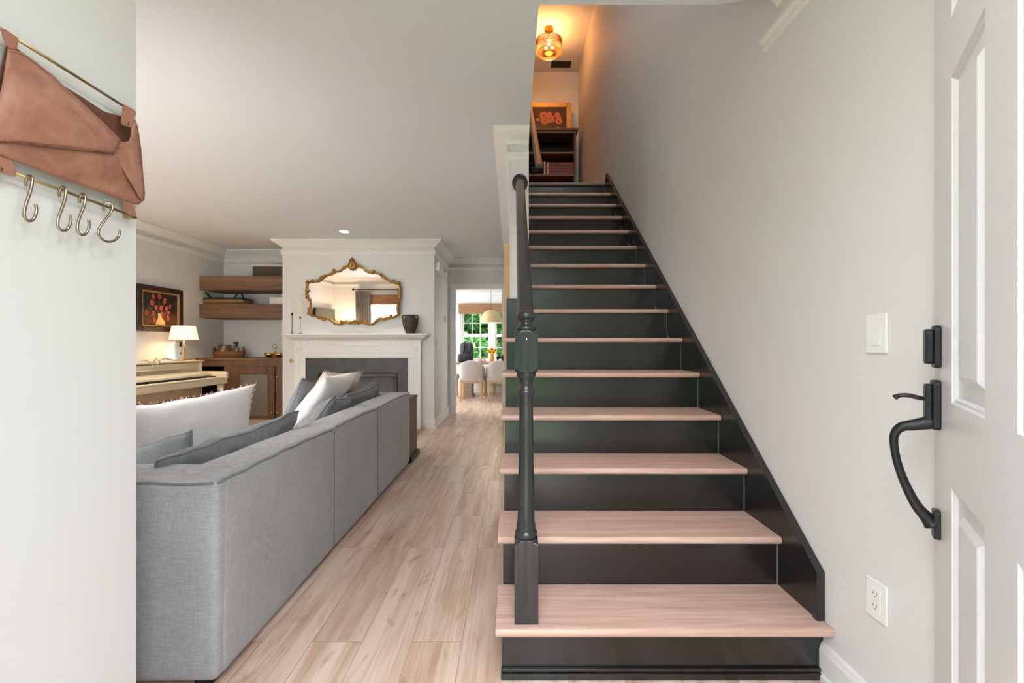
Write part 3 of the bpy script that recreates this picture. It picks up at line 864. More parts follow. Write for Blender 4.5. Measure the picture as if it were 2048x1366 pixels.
sheet('side_flap', rf, lambda x, y: .036 + .006 * puff(x, y), 'leather', og)
def stitch(name, pts, d, parent):
    P = []
    for a, b in zip(pts, pts[1:]):
        L = math.hypot(b[0] - a[0], b[1] - a[1]); n = max(1, int(L / 9))
        for i in range(n):
            t0 = (i + .15) / n; t1 = (i + .75) / n
            P.append(((a[0] + (b[0] - a[0]) * t0, a[1] + (b[1] - a[1]) * t0), (a[0] + (b[0] - a[0]) * t1, a[1] + (b[1] - a[1]) * t1)))
    m = MB()
    for a, b in P:
        a = zc(a); b = zc(b)
        m.tube([lw(a[0], a[1], d(*a)), lw(b[0], b[1], d(*b))], .0006, 4)
    return child(name, m, 'leather_in', parent)
fd = lambda x, y: .0328 + .032 * puff(x, y)
stitch('stitching', [(55, 210), (125, 228), (200, 280), (300, 360), (365, 422), (520, 566), (690, 728)], fd, og)
stitch('stitching', [(0, 738), (100, 736), (300, 757), (480, 775), (655, 795)], fd, og)
def stud(pz, d, parent, r=.0052):
    p = zc(pz); c = lw(p[0], p[1], d)
    m = MB().ball((c.x, c.y, c.z), r, sx=.5)
    return child('stud', m, 'brass', parent, smooth=True)
stud((685, 768), .040, og)
# straps around the rods
def strap(pts, d, st_=None):
    o = sheet('strap', [zc(p) for p in pts], lambda x, y: d, 'leather', og, cuts=1, thick=.0035, smooth=False)
    if st_: stud(st_, d + .003, o)
    return o
strap([(5, 78), (30, 85), (100, 132), (104, 145), (95, 200), (55, 195), (38, 180), (20, 130)], .030)
strap([(718, 520), (775, 550), (785, 562), (765, 655), (712, 640), (705, 625)], .034, (742, 628))
strap([(-30, 815), (55, 838), (92, 905), (88, 938), (40, 925), (-30, 905)], .024, (0, 893))
strap([(718, 1078), (770, 1098), (790, 1170), (775, 1172), (735, 1150), (722, 1130)], .028)
def rod(a, b, d, r=.0032):
    a = zc(a); b = zc(b)
    return child('rod', MB().tube([lw(a[0], a[1], d), lw(b[0], b[1], d)], r, 12), 'brass', og, smooth=True)
r1 = rod((-60, 40), (788, 573), .022)
r2 = rod((-60, 868), (782, 1172), .018)
e = zc((786, 572)); c = lw(e[0], e[1], .022)
child('rod_end', MB().tube([(c.x, c.y, c.z), (-1.0, c.y, c.z)], .0035, 10), 'brass', og, smooth=True)
e = zc((765, 1175)); c = lw(e[0], e[1], .014)
child('rod_end', MB().box(-1.0, -.976, c.y - .012, c.y + .006, c.z - .004, c.z + .004), 'brass', og, bevel=.002)
hooks = [
    ('upright brass S hook, leftmost on the lower rod of the organizer', [(152, 992), (150, 965), (160, 940), (176, 936), (188, 955), (180, 1010), (160, 1070), (145, 1120), (140, 1165), (158, 1195), (188, 1192), (207, 1160), (211, 1125), (205, 1098)]),
    ('brass S hook hanging second from the left on the organizer rod', [(346, 1055), (346, 1030), (356, 1006), (372, 1003), (383, 1022), (376, 1075), (355, 1135), (338, 1185), (336, 1225), (354, 1250), (385, 1250), (404, 1222), (412, 1190), (407, 1160)]),
    ('brass S hook close to the right of its neighbour, third from the left', [(462, 1090), (462, 1068), (472, 1045), (486, 1042), (496, 1060), (490, 1105), (468, 1160), (453, 1210), (450, 1248), (466, 1275), (492, 1276), (510, 1252), (519, 1220), (514, 1190)]),
    ('tilted wide brass S hook, rightmost under the organizer', [(603, 1136), (600, 1112), (615, 1096), (640, 1098), (655, 1118), (640, 1155), (605, 1200), (578, 1238), (572, 1272), (592, 1303), (632, 1318), (672, 1306), (694, 1276), (691, 1246)])]
for lab, pts in hooks:
    n = len(pts)
    P = []
    for i, p in enumerate(pts):
        q = zc(p); t = i / (n - 1)
        d = .012 + .020 * min(1, i / 4.0)
        P.append(lw(q[0], q[1], d))
    P = smoothpath(P, 4)
    tag(MB().tube(P, .0029, 10).build('s_hook', 'satin', smooth=True), lab, 'hook', 'S hooks on the organizer rod')

# ================================================================== FIREPLACE
YM = 6.02      # face of the mantel surround
fp = thing('fireplace_mantel', 'white painted fireplace mantel with dentil moulding and corner rosettes', 'mantel', (-2.0, YCH, 0))
def X(px, Y): return (px - 1024) * Y / F
def Z(py, Y): return H + (HY - py) * Y / F
ox0, ox1 = X(589, YM), X(841, YM); ix0, ix1 = X(611, YM), X(816, YM); iz = Z(716, YM)
child('pilaster', MB().box(ox0, ix0, YM, YCH, 0, iz), 'trim', fp, bevel=.003)
child('pilaster', MB().box(ix1, ox1, YM, YCH, 0, iz), 'trim', fp, bevel=.003)
for a, b in ((ox0 - .008, ix0 - .0), (ix1 + .0, ox1 + .008)):
    child('plinth', MB().box(a, b, YM - .015, YM, 0, .14), 'trim', fp, bevel=.003)
mz = 1.245
child('frieze', MB().box(ox0, ox1, YM, YCH, iz, mz - .03), 'trim', fp, bevel=.003)
# raised field on the frieze and bead around opening
zf0, zf1 = Z(706, YM), Z(692, YM)
ff = MB()
ff.box(ox0 + .10, ox1 - .10, YM - .006, YM, zf1, zf1 + .006).box(ox0 + .10, ox1 - .10, YM - .006, YM, zf0 - .006, zf0)
for a in (ox0 + .02, ox1 - .10):
    ff.box(a, a + .08, YM - .009, YM, zf0 - .008, zf1 + .008)
ff.box(ix0 - .012, ix0, YM - .008, YM, .14, iz + .012).box(ix1, ix1 + .012, YM - .008, YM, .14, iz + .012).box(ix0, ix1, YM - .008, YM, iz, iz + .012)
ff.box(ix0 - .075, ix0 - .069, YM - .005, YM, .14, zf0 - .01).box(ix1 + .069, ix1 + .075, YM - .005, YM, .14, zf0 - .01)
child('raised_moulding', ff, 'trim', fp, bevel=.002)
for a in (ox0 + .06, ox1 - .06):
    m = MB().lathe([(.033, 0), (.033, .004), (.028, .008), (.024, .004), (.014, .004), (.010, .009), (.001, .010)], (0, 0, 0), 24)
    zc_ = (zf0 + zf1) / 2
    for v in m.bm.verts: v.co = Vector((a + v.co.x, YM - .009 - v.co.z, zc_ + v.co.y))
    child('rosette', m, 'trim', fp)
# bed mould stepping out, mitred returns at both ends
prof = [(0, -.085), (.014, -.085), (.016, -.058), (.028, -.052), (.050, -.040), (.075, -.022), (.085, 0), (0, 0)]
child('bed_moulding', MB().sweep(prof, [(ox0, YCH), (ox0, YM), (ox1, YM), (ox1, YCH)], -1, z=mz - .022), 'trim', fp)
dn = MB()
nd = 46
for i in range(nd):
    xx = ox0 - .008 + (ox1 - ox0 + .016) * (i + .5) / nd
    dn.box(xx - .011, xx + .011, YM - .030, YM - .0135, mz - .099, mz - .077)
child('dentil_moulding', dn, 'trim', fp)
child('mantel_shelf', MB().box(ox0 - .115, ox1 + .115, YM - .135, YCH, mz - .022, mz), 'trim', fp, bevel=.006, segs=3)
# slate surround with firebox opening
YS = YM + .012
sl_ = MB().box(ix0, FX0, YS, YCH, 0, iz).box(FX1, ix1, YS, YCH, 0, iz).box(FX0, FX1, YS, YCH, FZ1, iz)
child('slate_surround', sl_, 'slate', fp)
fb = MB()
fb.box(FX0, FX0 + .005, YCH, 6.6, 0, FZ1).box(FX1 - .005, FX1, YCH, 6.6, 0, FZ1).box(FX0, FX1, YCH, 6.6, FZ1 - .005, FZ1).box(FX0, FX1, YCH, 6.6, 0.0, .005)
child('firebox', fb, 'soot', fp)
child('firebox_back', MB().prism([(FX0 + .20, 6.56), (FX1 - .20, 6.56), (FX1 - .20, 6.6), (FX0 + .20, 6.6)], 'z', .005, FZ1 - .09)
      .prism([(FX0 + .02, 6.2), (FX0 + .20, 6.56), (FX0 + .2, 6.6), (FX0 + .006, 6.2)], 'z', .005, FZ1 - .09)
      .prism([(FX1 - .02, 6.2), (FX1 - .20, 6.56), (FX1 - .2, 6.6), (FX1 - .006, 6.2)], 'z', .005, FZ1 - .09), 'fireback', fp)
child('firebox_trim', MB().box(FX0, FX1, YS - .008, YS, FZ1 - .018, FZ1).box(FX0, FX0 + .016, YS - .008, YS, 0, FZ1 - .018).box(FX1 - .016, FX1, YS - .008, YS, 0, FZ1 - .018), 'blackmetal', fp)
h = thing('hearth', 'flush dark slate hearth with a wooden border in front of the fireplace', 'hearth', (-2.0, 5.8, 0))
child('slate_slab', MB().box(-2.83, -1.215, 5.52, YM - .016, 0.0, .006), 'slate', h)
child('wood_border', MB().box(-1.215, -1.165, 5.47, 6.06, 0, .010).box(-2.88, -2.83, 5.47, 6.06, 0, .010).box(-2.83, -1.215, 5.47, 5.52, 0, .010), 'oaktable', h, bevel=.002)
m = MB().lathe([(.027, 0), (.027, .004), (.02, .007), (.011, .007), (.010, .003), (.001, .003)], (0, 0, 0), 24)
gx, gz = X(583, YCH), Z(722, YCH)
for v in m.bm.verts: v.co = Vector((gx + v.co.x, YCH - v.co.z, gz + v.co.y))
tag(m.build('gas_valve_plate', 'brass'), 'small round brass gas key plate left of the mantel', 'valve plate')

# things on the mantel shelf
def candle(px, ytop, ymid, lab):
    Y = 5.97; x = X(px, Y)
    t = thing('candlestick', lab, 'candlestick', (x, Y, mz), 'candlesticks on the mantel')
    zm = Z(ymid, Y); zt = Z(ytop, Y)
    child('stick', MB().lathe([(.032, 0), (.032, .004), (.006, .008), (.0038, .02), (.0036, zm - mz - .04), (.005, zm - mz - .03), (.012, zm - mz - .004), (.013, zm - mz), (.009, zm - mz)], (x, Y, mz), 16), 'blackmetal', t, smooth=True)
    child('taper_candle', MB().lathe([(.0125, 0), (.0105, (zt - zm) * .6), (.0085, (zt - zm) - .02), (.003, zt - zm)], (x, Y, zm), 16), 'wax', t, smooth=True)
candle(584, 594, 626.5, 'tall black candlestick with an ivory taper, at the left end of the mantel')
candle(600.5, 602, 633.5, 'shorter black candlestick with an ivory taper, nearer the mirror')
Y = 5.97; vx = X(820.5, Y)
va = thing('vase', 'dark brown two-handled pottery vase on the right of the mantel', 'vase', (vx, Y, mz))
k = Y / F
zt = Z(630, Y) - mz
child('body', MB().lathe([(.050, 0), (.056, .006), (.074, .05), (.094, .11), (.101, .150), (.097, .18), (.080, .203), (.060, .213), (.058, .222), (.066, zt), (.058, zt), (.052, zt - .012), (.050, .21)], (vx, Y, mz), 32), 'pot', va, smooth=True)
for s in (-1, 1):
    child('handle', MB().tube(smoothpath([(vx + s * .060, Y, mz + zt - .010), (vx + s * .084, Y, mz + zt - .006), (vx + s * .099, Y, mz + zt - .025), (vx + s * .097, Y, mz + .170)], 5), .0095, 10), 'pot', va, smooth=True)

# mirror with gilt frame
YG = 6.045
def mp(zx, zy):
    px = 540 + zx / 5.253; py = 440 + zy / 5.253
    return (X(px, YG), Z(py, YG))
ring = [(875, 487), (940, 487), (985, 512), (1030, 547), (1075, 552), (1120, 563), (1165, 575), (1205, 610), (1250, 640), (1310, 658), (1358, 672), (1372, 720), (1362, 760), (1370, 810), (1357, 860), (1343, 920), (1345, 985), (1310, 1015), (1250, 1025), (1205, 1047), (1160, 1032), (1110, 1070), (1065, 1098), (1020, 1085), (960, 1072), (890, 1082), (830, 1072), (790, 1072), (740, 1098), (690, 1085), (640, 1050), (590, 1037), (540, 1032), (490, 1012), (432, 1000), (420, 950), (430, 900), (427, 850), (403, 815), (395, 760), (397, 700), (402, 665), (450, 652), (510, 645), (555, 620), (592, 588), (640, 572), (690, 548), (740, 540), (780, 508), (820, 487)]
R2 = [mp(*p) for p in ring]
zb = min(p[1] for p in R2)
mi = thing('wall_mirror', 'wide mirror in an ornate scrolled gilt frame above the mantel', 'mirror', (-2.0, YG + .01, zb), rot=(math.radians(1.08), 0, 0), world=False)
def mloc(m):
    for v in m.bm.verts: v.co -= Vector((-2.0, YG + .01, zb))
    return m
m = MB(); gl = smoothpath([(p[0], YG - .004, p[1]) for p in R2], 3, True)
m.bm.faces.new([m.bm.verts.new(p) for p in gl])
r = bmesh.ops.extrude_face_region(m.bm, geom=list(m.bm.faces))
for v in r['geom']:
    if isinstance(v, bmesh.types.BMVert): v.co.y += .010
mloc(m).build('mirror_glass', 'mirror', mi)
P = smoothpath([(p[0], YG - .006, p[1]) for p in R2], 4, True)
rad = [.017 + .004 * math.sin(i * .55) + .003 * math.sin(i * 1.31 + 1) for i in range(len(P))]
fo = mloc(MB().tube(P, rad, 10, True)).build('gilt_frame', 'gilt', mi, smooth=True)
# second bead, leaf scrolls and the shell crest
rnd = random.Random(3)
for zx, zy, s in ((680, 535, 1.2), (668, 555, .9), (1095, 545, 1.2), (1080, 560, .9), (590, 590, 1.0), (548, 612, 1.1), (560, 598, .8), (1185, 592, 1.0), (1172, 578, .8), (1208, 605, .9), (400, 662, 1.1), (455, 640, .7), (403, 648, .7), (1362, 665, 1.1), (1308, 642, .7), (395, 745, 1.1), (410, 745, .8), (390, 785, .9), (395, 815, 1), (1368, 780, 1.0), (1362, 820, 1), (1370, 705, .8), (1340, 730, .7), (1365, 850, .8), (412, 985, 1.1), (408, 930, .6), (1355, 990, 1), (1362, 940, .6), (570, 1045, 1.2), (535, 1030, .9), (520, 1022, .7), (1200, 1045, 1.1), (1215, 1035, .8), (1270, 1005, .8), (750, 1070, 1), (770, 1078, .9), (800, 1072, .8), (1010, 1070, .9), (985, 1070, .8), (960, 1065, 1.0), (890, 1065, 1.0), (860, 1078, 1.0), (920, 1078, 1.0), (890, 1092, .9), (845, 1090, .7), (935, 1092, .7), (728, 1100, .8), (1040, 1098, .8)):
    a, b = mp(zx, zy); om = MB()
    om.ball((a, YG - .018, b), .0165 * s, sy=.75, sx=1 + .3 * rnd.random(), sz=1 + .3 * rnd.random(), seg=10, rings=6)
    cu = [(a + .020 * s * math.cos(t) * (1 - t / 9), YG - .024, b + .020 * s * math.sin(t) * (1 - t / 9)) for t in [j * .6 for j in range(9)]]
    om.tube(cu, .0045 * s, 6)
    mloc(om).build('leaf_scroll', 'gilt', fo, smooth=True)
cr = MB(); ca, cb = mp(875, 490)
for j in range(9):
    t = PI * (j / 8.0); L = .075 + (.03 if 3 <= j <= 5 else 0) + (.02 if j == 4 else 0)
    cr.tube([(ca, YG - .02, cb - .005), (ca + math.cos(t) * L * .35, YG - .034, cb + math.sin(t) * L * .45), (ca + math.cos(t) * L * .65, YG - .03, cb + math.sin(t) * L * .8)], [.012, .015, .010], 8)
    cr.ball((ca + math.cos(t) * L * .68, YG - .028, cb + math.sin(t) * L * .84), .013, seg=10, rings=6)
for j in range(7):
    t = PI + PI * (j / 6.0)
    cr.tube([(ca, YG - .02, cb), (ca + math.cos(t) * .03, YG - .036, cb + math.sin(t) * .03), (ca + math.cos(t) * .055, YG - .026, cb + math.sin(t) * .055)], [.011, .013, .008], 8)
cr.ball((ca, YG - .036, cb + .005), .02, sx=.8, sz=1.3)
mloc(cr).build('shell_crest', 'gilt', fo, smooth=True)

# recessed ceiling light
def downlight(x, y, lab, pw_):
    t = thing('recessed_light', lab, 'ceiling light', (x, y, C1))
    child('trim_ring', MB().lathe([(.075, -.003), (.078, 0), (.056, 0), (.056, -.003)], (x, y, C1), 32, cap=False), 'white', t)
    child('lens', MB().lathe([(.056, -.0025), (.055, -.0005)], (x, y, C1), 32), emis('downlight_lens', (1, .93, .84, 1), 12), t)
    l = bpy.data.lights.new('downlight', 'SPOT'); l.energy = pw_; l.color = (1, .93, .85); l.spot_size = math.radians(115); l.spot_blend = .8; l.shadow_soft_size = .05
    lo = bpy.data.objects.new('downlight_lamp', l); COL.objects.link(lo); lo.location = (x, y, C1 - .03)
    return t
downlight(-2.03, 5.60, 'round recessed downlight in the ceiling before the mirror', 24)
downlight(-2.75, 2.7, 'added unseen recessed downlight above the sofa seats, nearest the front window', 75)  # added to brighten the living room, hidden from camera and mirror
downlight(-3.5, 4.1, 'added unseen recessed downlight above the piano side of the room', 75)  # second added fill downlight, likewise out of view

# ================================================================== ALCOVE: shelves, cabinet, things on them
for nm, z0, z1, lab in (('floating_shelf', Z(579.5, 6.18), Z(552, 6.18), 'upper thick brown wooden floating shelf in the alcove'),
                        ('floating_shelf', Z(635.6, 6.18), Z(608, 6.18), 'lower thick brown wooden floating shelf in the alcove')):
    tag(MB().box(XL, -3.019, 6.18, YAL, z0, z1).build(nm, 'darkwood', bevel=.003), lab, 'shelf', 'floating shelves in the alcove')
zsu = Z(552, 6.18); zsl = Z(608, 6.18)
YC = 6.12
cb_ = thing('built_in_cabinet', 'brown wooden built-in cabinet with mesh-panelled doors under the shelves', 'cabinet', (-3.6, YC, 0))
CT = .925
child('worktop', MB().box(XL, -3.019, YC - .02, YAL, CT - .022, CT), 'darkwood', cb_, bevel=.003)
xo0, xo1 = X(396, YC), X(448, YC); xd0, xd1 = X(463.5, YC), X(551, YC)
zo = Z(733, YC)
m = MB()
m.box(XL, xo0, YC, YC + .03, 0, CT - .022).box(xo1, xd0, YC, YC + .03, 0, CT - .022).box(xo0, xo1, YC, YC + .03, zo, CT - .022).box(xd0, xd1, YC, YC + .03, Z(732, YC), CT - .022)
m.box(xd1, -3.019, YC, YC + .03, 0, CT - .022).box(xd0, xd1, YC, YC + .03, 0, .10).box(xo0, xo1, YC, YC + .03, 0, .10)
child('face_frame', m, 'darkwoodz', cb_, bevel=.002)
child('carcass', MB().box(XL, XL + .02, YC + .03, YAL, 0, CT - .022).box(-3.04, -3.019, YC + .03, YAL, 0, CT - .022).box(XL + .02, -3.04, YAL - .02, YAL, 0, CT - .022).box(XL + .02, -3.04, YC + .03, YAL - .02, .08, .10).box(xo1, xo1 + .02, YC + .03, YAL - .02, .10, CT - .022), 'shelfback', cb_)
dm = MB(); zd0, zd1 = .105, Z(732, YC) - .004
sx0, sx1, sz0, sz1 = X(480, YC), X(536, YC), Z(831, YC), Z(748, YC)
dm.box(xd0 + .004, sx0, YC - .018, YC, zd0, zd1).box(sx1, xd1 - .004, YC - .018, YC, zd0, zd1).box(sx0, sx1, YC - .018, YC, zd0, sz0).box(sx0, sx1, YC - .018, YC, sz1, zd1)
do = child('door', dm, 'darkwoodz', cb_, bevel=.003)
child('mesh_panel', MB().box(sx0, sx1, YC - .008, YC - .004, sz0, sz1), 'screen', do)
for px, py in ((546, 752), (546, 825)):
    child('knob', MB().ball((X(px, YC), YC - .03, Z(py, YC)), .011).tube([(X(px, YC), YC - .03, Z(py, YC)), (X(px, YC), YC - .017, Z(py, YC))], .004), 'goldp', do, smooth=True)
for px, py in ((555, 753), (555, 825)):
    child('knob', MB().ball((X(px, YC), YC - .015, Z(py, YC)), .013).tube([(X(px, YC), YC - .015, Z(py, YC)), (X(px, YC), YC + .001, Z(py, YC))], .005), 'goldp', cb_, smooth=True)

# basket tray with stacked bowls and spray bottle
bx0, bx1 = X(428, 6.4), X(488, 6.4); bc = (bx0 + bx1) / 2; hb = (bx1 - bx0) / 2
bt = thing('basket_tray', 'low honey wicker tray with upright end handles on the cabinet', 'basket', (bc, 6.4, CT))
child('tray', MB().lathe([(hb * .93, 0), (hb, .05), (hb * 1.01, .085), (hb * .97, .085), (hb * .95, .05), (hb * .9, .012)], (bc, 6.4, CT), 32, sy=.7), 'wicker', bt, smooth=True)
for s in (-1, 1):
    child('handle', MB().tube(smoothpath([(bc + s * hb * .97, 6.375, CT + .07), (bc + s * hb * .97, 6.385, CT + .125), (bc + s * hb * .97, 6.40, CT + .135), (bc + s * hb * .97, 6.415, CT + .125), (bc + s * hb * .97, 6.425, CT + .07)], 4), .011, 8), 'wicker', bt, smooth=True)
bw0 = X(450, 6.4)
bowls = [(.105, .07), (.098, .092), (.091, .113), (.084, .133), (.077, .152)]
prf = [(.100, .012), (.108, .040)]
for r, z in bowls: prf += [(r + .005, z), (r + .003, z + .012), (r - .004, z + .014), (r - .006, z + .019)]
prf += [(.068, .176), (.002, .178)]
tag(MB().lathe(prf, (bw0, 6.4, CT), 32).build('bowl_stack', 'bowl', smooth=False), 'upturned ribbed bronze bowls nested in a stack in the wicker tray', 'bowls')
sb = thing('spray_bottle', 'small amber spray bottle with a black trigger in the wicker tray', 'bottle', (X(474, 6.4), 6.4, CT + .012))
sx_ = X(474, 6.4)
child('bottle', MB().lathe([(.034, 0), (.036, .01), (.036, .10), (.028, .122), (.013, .135), (.013, .15)], (sx_, 6.4, CT + .012), 20), 'bowl', sb, smooth=True)
child('trigger', MB().lathe([(.016, 0), (.016, .02), (.010, .024), (.010, .034)], (sx_, 6.4, CT + .16), 16)
      .box(sx_ - .045, sx_ + .018, 6.39, 6.41, CT + .19, CT + .212)
      .tube(smoothpath([(sx_ - .02, 6.4, CT + .192), (sx_ - .03, 6.4, CT + .175), (sx_ - .046, 6.4, CT + .155)], 3), .0045, 8), 'blackmetal', sb)
gs = thing('brass_bowl_stand', 'polished brass stand holding two small bowls with a ring handle', 'bowl stand', (X(549, 6.38), 6.38, CT))
xc = X(549.5, 6.38)
for s in (-1, 1):
    child('bowl', MB().lathe([(.020, .002), (.045, .012), (.060, .035), (.064, .064), (.060, .064), (.055, .036), (.04, .018), (.002, .012)], (xc + s * .070, 6.38, CT), 24, cap=False), 'goldp', gs, smooth=True)
child('stem', MB().lathe([(.030, 0), (.030, .004), (.006, .012), (.005, .07), (.010, .075), (.005, .09), (.010, .10), (.005, .11), (.009, .12), (.004, .13)], (xc, 6.38, CT), 16).tube([(xc - .07, 6.38, CT + .062), (xc + .07, 6.38, CT + .062)], .004), 'goldp', gs, smooth=True)
child('ring_handle', MB().tube([(xc + .026 * math.cos(t * PI / 8), 6.38, CT + .156 + .026 * math.sin(t * PI / 8)) for t in range(16)], .004, 8, True), 'goldp', gs, smooth=True)
# boxes and basket on shelves
wb = thing('storage_box', 'dark woven storage box with a pale lid on the upper shelf', 'box', (-3.3, 6.4, zsu))
wx0 = X(505, 6.3)
child('box_body', MB().box(wx0, -3.03, 6.3, 6.62, zsu, Z(533, 6.3)), 'wicker_dk', wb, bevel=.006)
child('lid', MB().box(wx0 - .003, -3.027, 6.295, 6.625, Z(533, 6.3), Z(529.5, 6.3)), 'cream_linen', wb, bevel=.003)
bx = X(454, 6.4)
bk = thing('flat_basket', 'flat natural basket with black rim and loop handles on the lower shelf', 'basket', (bx, 6.4, zsl))
def rrect(hx, hy, rad_, n=5):
    out = []
    for cx, cy, a0 in ((hx - rad_, hy - rad_, 0), (-hx + rad_, hy - rad_, PI / 2), (-hx + rad_, -hy + rad_, PI), (hx - rad_, -hy + rad_, 1.5 * PI)):
        for k in range(n + 1):
            a = a0 + PI / 2 * k / n; out.append((cx + rad_ * math.cos(a), cy + rad_ * math.sin(a)))
    return out
def rbox(m, cx, cy, levels, rad_=.03):
    rings = []
    for hx, hy, z in levels: rings.append([m.bm.verts.new((cx + a, cy + b, z)) for a, b in rrect(hx, hy, min(rad_, hx * .99, hy * .99))])
    for a, b in zip(rings, rings[1:]):
        for i in range(len(a)): m.bm.faces.new((a[i], a[(i + 1) % len(a)], b[(i + 1) % len(a)], b[i]))
    m.bm.faces.new(rings[0][::-1]); m.bm.faces.new(rings[-1])
    return m
child('basket_body', rbox(MB(), bx, 6.4, [(.27, .13, zsl), (.30, .15, zsl + .03), (.295, .148, zsl + .075)], .06), 'wicker_lt', bk, smooth=False)
child('rim', rbox(MB(), bx, 6.4, [(.299, .152, zsl + .070), (.302, .155, zsl + .082), (.29, .145, zsl + .092)], .06), 'ebony', bk)
for s in (-1, 1):
    child('handle', MB().tube(smoothpath([(bx + s * .30, 6.30, zsl + .06), (bx + s * .27, 6.30, zsl + .13), (bx + s * .245, 6.30, zsl + .165), (bx + s * .21, 6.30, zsl + .15), (bx + s * .15, 6.30, zsl + .085)], 4), .010, 8), 'ebony', bk, smooth=True)
tag(MB().box(X(538.5, 6.3), -3.03, 6.3, 6.5, zsl, Z(594.5, 6.3)).build('white_box', 'paper', bevel=.004), 'small white box at the right end of the lower shelf', 'box')

# ================================================================== PICTURE on the left wall
Yp0, Yp1, Zp0, Zp1 = 5.12, 5.82, Z(665, 5.82), Z(581, 5.82)
pc = thing('tulip_painting', 'dark framed painting of pink tulips in a pale vase above the piano', 'painting', (XL, 5.47, Zp0))
fw = .085
def pframe(m, a0, a1, b0, b1, w, d0, d1):
    m.box(XL + d0, XL + d1, a0, a0 + w, b0, b1).box(XL + d0, XL + d1, a1 - w, a1, b0, b1).box(XL + d0, XL + d1, a0 + w, a1 - w, b0, b0 + w).box(XL + d0, XL + d1, a0 + w, a1 - w, b1 - w, b1)
m = MB(); pframe(m, Yp0, Yp1, Zp0, Zp1, .06, 0, .045); child('outer_frame', m, plain('ebonised_frame', rgb(52, 34, 26), .3, 0, .2, 30, .3), pc, bevel=.008)
m = MB(); pframe(m, Yp0 + .055, Yp1 - .055, Zp0 + .055, Zp1 - .055, .022, 0, .038); child('gilt_fillet', m, 'giltpic', pc, bevel=.004)
def canvas_mat(name, top, bot, z0, z1):
    k = NT(name); k.b.inputs['Roughness'].default_value = .6
    sx = k.n('ShaderNodeSeparateXYZ'); tc = k.n('ShaderNodeTexCoord'); k.l(tc.outputs['Object'], sx.inputs[0])
    nz = k.n('ShaderNodeTexNoise'); nz.inputs['Scale'].default_value = 7; nz.inputs['Detail'].default_value = 4
    k.l(tc.outputs['Object'], nz.inputs['Vector'])
    mr = k.n('ShaderNodeMapRange'); mr.inputs['From Min'].default_value = z0; mr.inputs['From Max'].default_value = z1
    k.l(sx.outputs['Z'], mr.inputs['Value'])
    ad = k.n('ShaderNodeMath', operation='MULTIPLY_ADD'); k.l(nz.outputs['Fac'], ad.inputs[0]); ad.inputs[1].default_value = .5; k.l(mr.outputs['Result'], ad.inputs[2])
    k.l(k.ramp(ad.outputs[0], [(.25, bot), (.6, top)]), k.b.inputs['Base Color'])
    return k.m
cv = child('canvas', MB().box(XL + .005, XL + .02, Yp0 + .075, Yp1 - .075, Zp0 + .075, Zp1 - .075), canvas_mat('painted_dark_ground', rgb(24, 18, 16), rgb(120, 74, 48), Zp0 + .1, Zp1), pc)
def blob(m, y, z, ry, rz, x=XL + .0205, tilt=0, n=14):
    vs = []
    for i in range(n):
        t = 2 * PI * i / n; a = ry * math.cos(t) * (1 - .25 * math.sin(t)); b = rz * math.sin(t)
        vs.append(m.bm.verts.new((x, y + a * math.cos(tilt) - b * math.sin(tilt), z + a * math.sin(tilt) + b * math.cos(tilt))))
    m.bm.faces.new(vs)
# tulips placed by their place on the picture
def pw(zx, zy):
    px = 270 + zx / 4.269; py = 440 + zy / 4.269
    Yv = XL * F / (px - 1024)
    return Yv, H + (HY - py) * Yv / F
tp = plain('tulip_pink', rgb(196, 88, 80), .6, 0, 0, 60, .35); tq = plain('tulip_crimson', rgb(160, 52, 50), .6, 0, 0, 60, .3)
for zx, zy, a, b, t in ((140, 655, .026, .030, 0), (195, 650, .026, .036, .2), (240, 690, .022, .036, -.3), (130, 705, .03, .034, .6), (165, 745, .028, .024, 1.2), (85, 790, .028, .032, .4), (140, 795, .028, .03, -.2), (210, 750, .026, .030, -.5), (255, 755, .022, .028, -.2), (285, 740, .016, .026, -.3), (272, 790, .02, .018, 1.2), (150, 850, .022, .032, .3), (215, 805, .022, .032, .0), (268, 835, .02, .036, .2)):
    y, z = pw(zx, zy); m = MB(); blob(m, y, z, a, b, XL + .0213, t); child('painted_tulip', m, tp, cv)
    m = MB(); blob(m, y + .005, z - .005, a * .55, b * .75, XL + .0217, t); child('painted_petal', m, tq, cv)
m = MB(); a = [pw(*p) for p in ((180, 800), (218, 800), (212, 830), (240, 870), (245, 905), (160, 905), (165, 870), (185, 830))]
m.bm.faces.new([m.bm.verts.new((XL + .0207, p[0], p[1])) for p in a])
child('painted_vase', m, plain('painted_cream', rgb(236, 196, 140), .6, 0, 0, 12, .1), cv)
m = MB()
for zx, zy, t in ((110, 745, .9), (190, 700, .1), (230, 725, -.5), (100, 760, 1.2), (175, 770, .4), (250, 790, -.9), (120, 820, 1.8)):
    y, z = pw(zx, zy); blob(m, y, z, .006, .045, XL + .0209, t)
child('painted_leaves', m, plain('painted_sage', rgb(92, 100, 74), .6), cv)

